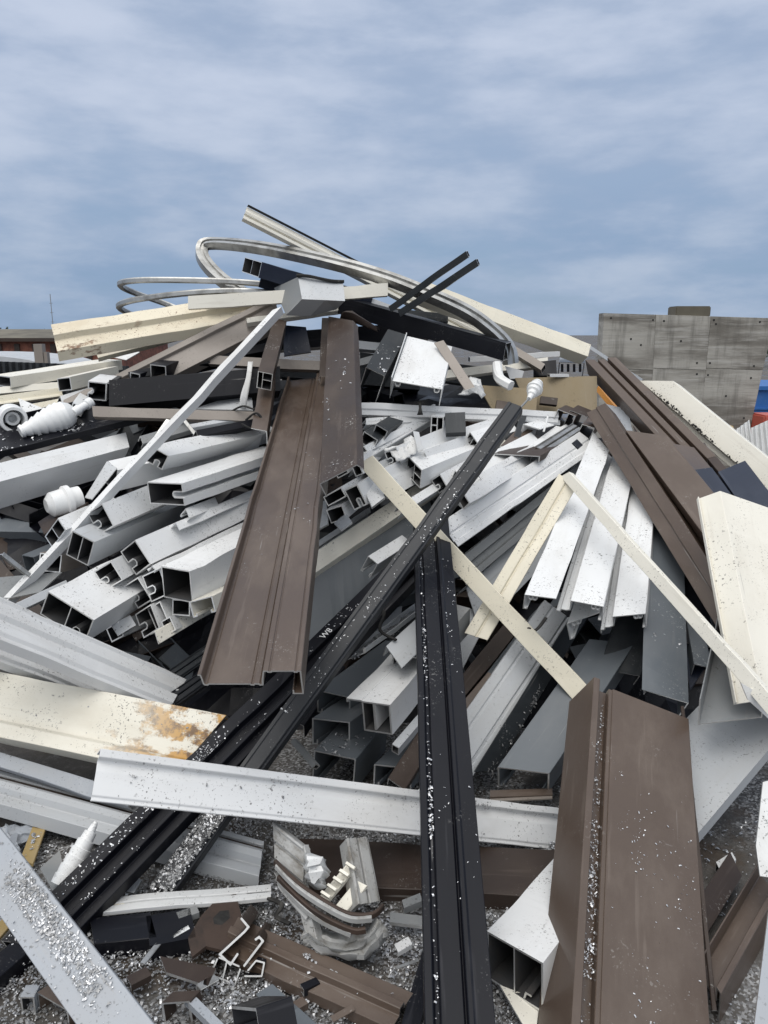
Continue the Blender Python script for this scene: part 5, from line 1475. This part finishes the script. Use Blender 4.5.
sheet('scoop', None, 'dirty_grey_paint', ribrows([
    [(345, 470, 1.90), (400, 492, 1.89), (478, 500, 1.88), (540, 482, 1.89), (566, 440, 1.92)],
    [(328, 492, 1.86), (400, 522, 1.83), (470, 542, 1.82), (545, 520, 1.83), (585, 445, 1.88)],
    [(332, 518, 1.85), (400, 552, 1.81), (470, 572, 1.80), (548, 555, 1.80), (602, 488, 1.84)],
    [(345, 535, 1.87), (405, 560, 1.85), (470, 576, 1.84), (548, 562, 1.84), (598, 510, 1.87)]], 0, -0.012), t=0.005, k=3, k2=1, crumple=0.014, seed=5, freq=30, parent=cf)
for pts, m_ in (([(240, 262, 1.97), (310, 330, 1.91), (400, 392, 1.86), (480, 432, 1.83), (552, 432, 1.83), (585, 405, 1.86)], 'rusty_steel'),
                ([(244, 276, 1.96), (312, 346, 1.90), (400, 406, 1.85), (482, 446, 1.82), (550, 444, 1.82)], 'dirty_grey_paint'),
                ([(250, 312, 1.95), (330, 392, 1.88), (400, 442, 1.84), (488, 482, 1.81), (530, 480, 1.81)], 'rusty_steel'),
                ([(252, 326, 1.95), (326, 404, 1.88), (398, 456, 1.84), (484, 494, 1.81)], 'dirty_grey_paint')):
    sweep('bent_rail', None, m_, [zp(*q) for q in pts], 0.010, 0.017, k=4, parent=cf)
cbm = prof('comb', None, 'pale_cream_paint', flat, (316, 900, 1.76), (348, 862, 1.84), (324, 906, 1.74), t=0.012, parent=cf, cap='pale_cream_paint')
prof('comb', None, 'pale_cream_paint', flat, (330, 912, 1.73), (356, 880, 1.79), (341, 918, 1.71), t=0.012, parent=cf, cap='pale_cream_paint')
for i in range(5):
    x, y = 320 + i * 6.2, 892 - i * 7.2
    prof('tooth', None, 'pale_cream_paint', flat, (x, y, 1.745 + i * .016), (x + 1.8, y - 2.2, 1.749 + i * .016), (x + 9, y + 6, 1.73 + i * .016), t=0.02, parent=cbm, cap='pale_cream_paint')

# rusty bracket
rbk = plate('rusty_bracket', 'rusty torn steel bracket with a hole lying left of the chambered cut end', 'rusty_steel',
      [(201, 916, 1.86), (213, 903, 1.90), (236, 893, 1.93), (239, 906, 1.88), (244, 924, 1.82), (238, 944, 1.76), (222, 950, 1.74), (206, 946, 1.77)], 0.01, 'bracket', mat2='rusty_steel')
plate('hole_shade', None, 'rubber', [(213, 918, 1.83), (220, 911, 1.85), (229, 910, 1.85), (230, 918, 1.82), (222, 925, 1.80), (214, 924, 1.81)], 0.004, parent=rbk, mat2='rubber')  # dark patch over the steel, painted as the shade in its hole
plate('folded_flange', None, 'rusty_steel', [(201, 916, 1.86), (206, 946, 1.77), (192, 957, 1.74), (188, 938, 1.80)], 0.01, parent=rbk, mat2='rusty_steel')
for k_, (lab, pts) in enumerate((
    ('black rubber gasket curl lying in the gap below the level taupe bar', [(232, 411, 3.95), (243, 406, 3.9), (254, 409, 3.88), (259, 404, 3.9)]),
    ('black rubber gasket loop sticking out beside the level white bar', [(246, 420, 3.75), (256, 413, 3.72), (262, 421, 3.7), (252, 428, 3.68), (242, 424, 3.7)]),
    ('thin black gasket strip hanging over the shavings channel', [(372, 598, 2.8), (384, 612, 2.72), (380, 630, 2.68), (396, 640, 2.62)]),
    ('black gasket strip trailing between the fanned planks and the pale ribbed bar', [(520, 640, 2.78), (528, 628, 2.74), (536, 630, 2.74), (546, 618, 2.8)]),
    ('thin black rubber strip curled on the ground beside the rusty bracket', [(268, 898, 1.88), (282, 905, 1.85), (276, 916, 1.82), (290, 924, 1.79)]),
)):
    sweep('rubber_gasket', lab, 'rubber', pts, 0.012, 0.008, k=6, cat='rubber strip', group='scraps of rubber gasket')

# chambered cut end pointing at the viewer
def cutpath(pts):
    return lambda W, H, t: [('o', [((x - 210) / 56 * W, (y - 915) / 70 * H) for x, y in p], t) for p in pts]
cut1 = prof('window_profile', 'dark profile with bright hooked cut edges pointing at the viewer beside the brown ground profile', 'deep_brown_paint',
     cutpath([[(241, 918), (249, 927), (245, 932), (222, 954), (233, 964), (240, 953)], [(256, 940), (260, 937), (264, 941), (246, 966)]]),
     (210, 915, 1.70), (222, 902, 1.92), (266, 915, 1.70), V0=(210, 985), t=0.0055, cat='profile')
prof('window_profile', 'dark two chamber profile end below the bright hooked cut edges', 'deep_brown_paint',
     cutpath([[(220, 958), (210, 984), (235, 994), (243, 968)], [(221, 957), (242, 966)], [(217, 975), (238, 983)], [(229, 962), (226, 978)]]),
     (210, 915, 1.70), (222, 902, 1.9), (266, 915, 1.70), V0=(210, 985), t=0.004, cat='profile')
prof('window_profile', 'small dark square profile end right of the two chamber end', 'black_paint',
     cutpath([[(250, 970), (258, 960), (266, 962), (264, 975), (247, 975)]]),
     (210, 915, 1.69), (224, 903, 1.88), (266, 915, 1.69), V0=(210, 985), t=0.004, cat='profile')
prof('box_tube', 'black square tube end with silver rim at the bottom edge', 'black_paint', lchan, (231, 1006, 1.62), (262, 996, 1.75), (256, 1008, 1.61), V0=(231, 1030), t=0.006, cat='box tube')
prof('flat_strip', 'blue grey flat scrap lying in the swarf right of the square tube end', 'slate_grey_paint', flat, (305, 1040, 1.52), (256, 994, 1.66), (322, 1028, 1.54), t=0.006, cat='strip')
prof('channel', 'small silver channel standing in the swarf at the bottom edge', 'deep_brown_paint', lchan, (161, 1003, 1.62), (172, 992, 1.72), (190, 1001, 1.61), V0=(160, 1032), t=0.0045, cat='channel')
prof('flat_strip', 'pale blue strip end poking out at the bottom centre left', 'pale_blue_grey_paint', box, (226, 1040, 1.53), (184, 998, 1.68), (234, 1034, 1.54), H=0.02, cat='strip')
prof('box_tube', 'brown tube offcut standing under the edge of the swarf plate', 'brown_paint', lchan, (37, 992, 1.66), (58, 978, 1.76), (68, 1010, 1.60), V0=(34, 1020), t=0.005, cat='box tube')
prof('box_tube', 'pale blue tube end left of the brown tube offcut at the bottom edge', 'pale_blue_grey_paint', box, (20, 997, 1.64), (26, 985, 1.72), (34, 997, 1.64), H=0.12, t=0.004, cat='box tube')
prof('channel', 'black channel scrap lying under the silver rail at lower left', 'black_paint', chan, (90, 918, 1.90), (150, 912, 1.95), (94, 944, 1.84), H=0.06, t=0.004, cat='channel')
prof('channel', 'black box scrap left of the rusty bracket', 'black_paint', box, (146, 916, 1.92), (190, 908, 1.98), (150, 946, 1.85), H=0.05, t=0.004, cat='channel')
plate('metal_plate', 'dark olive plate lying flat in the swarf below the rusty bracket', 'deep_brown_paint', [(160, 956, 1.79), (216, 968, 1.75), (208, 986, 1.69), (166, 972, 1.74)], 0.008)
prof('flat_strip', 'silver splinter standing in the swarf left of the rusty bracket', 'mill_aluminium', flat, (140, 962, 1.75), (156, 942, 1.85), (145, 964, 1.75), t=0.004, cat='strip')
prof('channel', 'black beam stub in the lower left corner under the swarf plate', 'black_paint', chan, (-20, 968, 1.72), (40, 918, 1.92), (-10, 985, 1.68), H=0.05, cat='beam')
prof('flat_strip', 'ochre scrap edge showing at the left edge below the swarf plate', 'ochre_paint', flat, (-14, 936, 1.8), (8, 912, 1.9), (-8, 946, 1.78), t=0.01, cat='strip', cap='ochre_paint')
plate('metal_plate', 'grey flat strip lying on the ground left of the black post', 'mid_grey_paint', [(390, 912, 1.9), (424, 916, 1.9), (424, 926, 1.87), (390, 922, 1.87)], 0.01)

# ================================================================== SWARF
def ground_swarf(label, n, x0, x1, y0, y1, mat, size, thr, seed, mound=0.03):
    rng = random.Random(seed)
    bm = bmesh.new()
    k = 0
    tries = 0
    while k < n and tries < n * 12:
        tries += 1
        x, y = rng.uniform(x0, x1), rng.uniform(y0, y1)
        v = noise.fractal(Vector((x * 2.6 + seed, y * 2.6, seed)), 1.0, 2.0, 3)
        if v < thr + rng.uniform(-0.2, 0.2):
            continue
        z = mound * max(0, v + 0.25) * rng.random() ** 0.5 + 0.003
        add_chip(bm, Vector((x, y, z)), Vector((0, 0, 1)), size * rng.choice((0.5, 0.7, 0.8, 1.0, 1.1, 1.7)), rng)
        k += 1
    tag(link('swarf', bm, [mat]), label, 'swarf', None, 'stuff')


ground_swarf('bright curled aluminium shavings spread over the ground at the foot of the heap', 24000, -1.25, 0.75, 1.35, 2.5, 'swarf', 0.0075, -0.15, 3)
ground_swarf('dull grey shavings mixed through the litter on the ground', 22000, -1.25, 0.75, 1.35, 2.5, 'dull_swarf', 0.008, -0.22, 11)
ground_swarf('sparse shavings scattered on the ground at lower right', 700, 0.55, 1.4, 1.35, 2.3, 'swarf', 0.008, -0.05, 5, 0.01)
chips_on('GPL', 'dull grey shavings mixed into the heaps on the pale blue grey plate',
         [(0.12, 0.78, 0.60, 0.86, 0, 600, 0.007), (0.08, 0.65, 0.24, 0.52, 0, 600, 0.007), (0.02, 0.95, 0.05, 0.95, 0, 200, 0.006)], 'dull_swarf')
chips_on('GPL', 'heaps of curled shavings lying on the pale blue grey plate at lower left',
         [(0.15, 0.75, 0.62, 0.84, 0, 700, 0.0065), (0.10, 0.62, 0.26, 0.50, 0, 700, 0.0065), (0.02, 0.95, 0.05, 0.95, 0, 260, 0.006)])
chips_on('B2', 'shavings lying along the black beam with chalk letters', [(0.02, 0.34, 0.0, 0.45, 0, 300, 0.006), (0.66, 0.8, 0.0, 0.5, 0.004, 80, 0.005), (0.0, 0.34, 0.45, 1.0, 0, 50, 0.006)])
chips_on('B1', 'dull shavings packed on the foot of the charcoal beam', [(0.02, 0.95, 0.0, 0.17, 0, 700, 0.008)], 'dull_swarf')
chips_on('B1', 'shavings lying along the charcoal beam', [(0.02, 0.95, 0.0, 0.16, 0, 420, 0.007), (0.0, 1.0, 0.28, 0.95, 0, 130, 0.005), (0.6, 1.0, 0.45, 0.75, 0, 60, 0.005)])
chips_on('BLP', 'line of shavings caught in the groove of the black post', [(0.15, 0.19, 0.02, 0.90, 0.008, 130, 0.005), (0.13, 0.21, 0.25, 0.42, 0.008, 50, 0.007), (0.13, 0.21, 0.55, 0.68, 0.008, 40, 0.007), (0.10, 0.95, 0.1, 0.95, 0.003, 60, 0.005), (0.73, 0.98, 0.2, 0.9, 0, 40, 0.006)])
chips_on('BRF', 'shavings lying on the face and groove of the large leaning brown channel',
         [(-0.17, -0.09, 0.05, 0.95, 0.024, 260, 0.005), (-0.14, -0.08, 0.2, 0.55, 0.022, 110, 0.007), (0.05, 0.97, 0.05, 0.72, 0, 110, 0.0038), (0.3, 0.95, 0.38, 0.62, 0, 50, 0.0045)])
chips_on('BRM', 'few pale chips lying on the large central brown channel', [(0.05, 0.58, 0.02, 0.9, 0, 20, 0.004), (0.66, 0.97, 0.25, 0.95, -0.043, 30, 0.006)])
chips_on('BRD', 'pale chips stuck on the hanging dark brown channel', [(0.08, 0.8, 0.05, 0.85, 0, 30, 0.009)])
chips_on('SPK', 'pale chips on the dark speckled channel near the top', [(0.05, 0.95, 0.05, 0.7, 0, 28, 0.012)])
chips_on('GCH', 'bright shavings filling the grey channel above the short white tube', [(0.15, 0.9, 0.1, 0.9, 0, 420, 0.013)])
chips_on('GUT', 'dull dirt and shavings caught along the lip of the long white gutter', [(0.0, 0.22, 0.03, 0.97, -0.004, 260, 0.006), (0.2, 0.95, 0.03, 0.97, 0, 60, 0.005)], 'dull_swarf')
chips_on('RUS', 'dull shavings scattered on the broad cream channel', [(0.05, 0.7, 0.02, 0.8, 0, 70, 0.006)], 'dull_swarf')
chips_on('SHL', 'grey shavings on the lowest slate channel', [(0.02, 0.98, 0.02, 0.7, 0, 70, 0.011)])
chips_on('TRK', 'shavings caught along the weathered sliding track', [(0.14, 0.36, 0.02, 0.9, 0.01, 130, 0.011)], 'dull_swarf')
chips_on('OCH', 'shavings sprinkled on the ochre strip', [(0.05, 0.95, 0.02, 0.98, 0, 40, 0.010)])
chips_on('SLT', 'few chips on the slate grey hanging channel', [(0.1, 0.95, 0.05, 0.5, 0, 12, 0.010)])
chips_on('BRG', 'few chips on the brown ground profile', [(0.05, 0.9, 0.05, 0.95, -0.004, 40, 0.009)])
chips_on('WHL', 'dark leaf litter caught along the long white beam', [(0.0, 0.10, 0.55, 0.95, 0, 80, 0.012), (0.0, 0.06, 0.2, 0.6, 0, 40, 0.010)], 'rubber')
chips_on('DGW', 'pale grit lying on the dark grey wall beside the ribbed bar', [(0.5, 0.98, 0.05, 0.7, -0.002, 110, 0.009)], 'dull_swarf')
chips_on('BLK', 'pale specks on the black channel under the cone fitting', [(0.02, 0.98, 0.1, 0.7, 0, 160, 0.012)])

# ================================================================== INSIDE OF THE HEAP
def sil(px):
    for (a, ya), (b, yb) in zip(SIL, SIL[1:]):
        if a <= px <= b:
            return ya + (yb - ya) * (px - a) / (b - a)
    return SIL[-1][1]


SIL = [(-400, 420), (0, 385), (60, 372), (120, 350), (240, 320), (330, 318), (400, 330), (480, 358), (560, 372), (600, 385), (640, 400), (700, 460), (768, 520), (1200, 640)]
rng = random.Random(21)
bm = bmesh.new()
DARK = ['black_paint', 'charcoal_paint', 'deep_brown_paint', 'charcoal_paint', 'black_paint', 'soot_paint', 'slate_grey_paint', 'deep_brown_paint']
cnt = 0
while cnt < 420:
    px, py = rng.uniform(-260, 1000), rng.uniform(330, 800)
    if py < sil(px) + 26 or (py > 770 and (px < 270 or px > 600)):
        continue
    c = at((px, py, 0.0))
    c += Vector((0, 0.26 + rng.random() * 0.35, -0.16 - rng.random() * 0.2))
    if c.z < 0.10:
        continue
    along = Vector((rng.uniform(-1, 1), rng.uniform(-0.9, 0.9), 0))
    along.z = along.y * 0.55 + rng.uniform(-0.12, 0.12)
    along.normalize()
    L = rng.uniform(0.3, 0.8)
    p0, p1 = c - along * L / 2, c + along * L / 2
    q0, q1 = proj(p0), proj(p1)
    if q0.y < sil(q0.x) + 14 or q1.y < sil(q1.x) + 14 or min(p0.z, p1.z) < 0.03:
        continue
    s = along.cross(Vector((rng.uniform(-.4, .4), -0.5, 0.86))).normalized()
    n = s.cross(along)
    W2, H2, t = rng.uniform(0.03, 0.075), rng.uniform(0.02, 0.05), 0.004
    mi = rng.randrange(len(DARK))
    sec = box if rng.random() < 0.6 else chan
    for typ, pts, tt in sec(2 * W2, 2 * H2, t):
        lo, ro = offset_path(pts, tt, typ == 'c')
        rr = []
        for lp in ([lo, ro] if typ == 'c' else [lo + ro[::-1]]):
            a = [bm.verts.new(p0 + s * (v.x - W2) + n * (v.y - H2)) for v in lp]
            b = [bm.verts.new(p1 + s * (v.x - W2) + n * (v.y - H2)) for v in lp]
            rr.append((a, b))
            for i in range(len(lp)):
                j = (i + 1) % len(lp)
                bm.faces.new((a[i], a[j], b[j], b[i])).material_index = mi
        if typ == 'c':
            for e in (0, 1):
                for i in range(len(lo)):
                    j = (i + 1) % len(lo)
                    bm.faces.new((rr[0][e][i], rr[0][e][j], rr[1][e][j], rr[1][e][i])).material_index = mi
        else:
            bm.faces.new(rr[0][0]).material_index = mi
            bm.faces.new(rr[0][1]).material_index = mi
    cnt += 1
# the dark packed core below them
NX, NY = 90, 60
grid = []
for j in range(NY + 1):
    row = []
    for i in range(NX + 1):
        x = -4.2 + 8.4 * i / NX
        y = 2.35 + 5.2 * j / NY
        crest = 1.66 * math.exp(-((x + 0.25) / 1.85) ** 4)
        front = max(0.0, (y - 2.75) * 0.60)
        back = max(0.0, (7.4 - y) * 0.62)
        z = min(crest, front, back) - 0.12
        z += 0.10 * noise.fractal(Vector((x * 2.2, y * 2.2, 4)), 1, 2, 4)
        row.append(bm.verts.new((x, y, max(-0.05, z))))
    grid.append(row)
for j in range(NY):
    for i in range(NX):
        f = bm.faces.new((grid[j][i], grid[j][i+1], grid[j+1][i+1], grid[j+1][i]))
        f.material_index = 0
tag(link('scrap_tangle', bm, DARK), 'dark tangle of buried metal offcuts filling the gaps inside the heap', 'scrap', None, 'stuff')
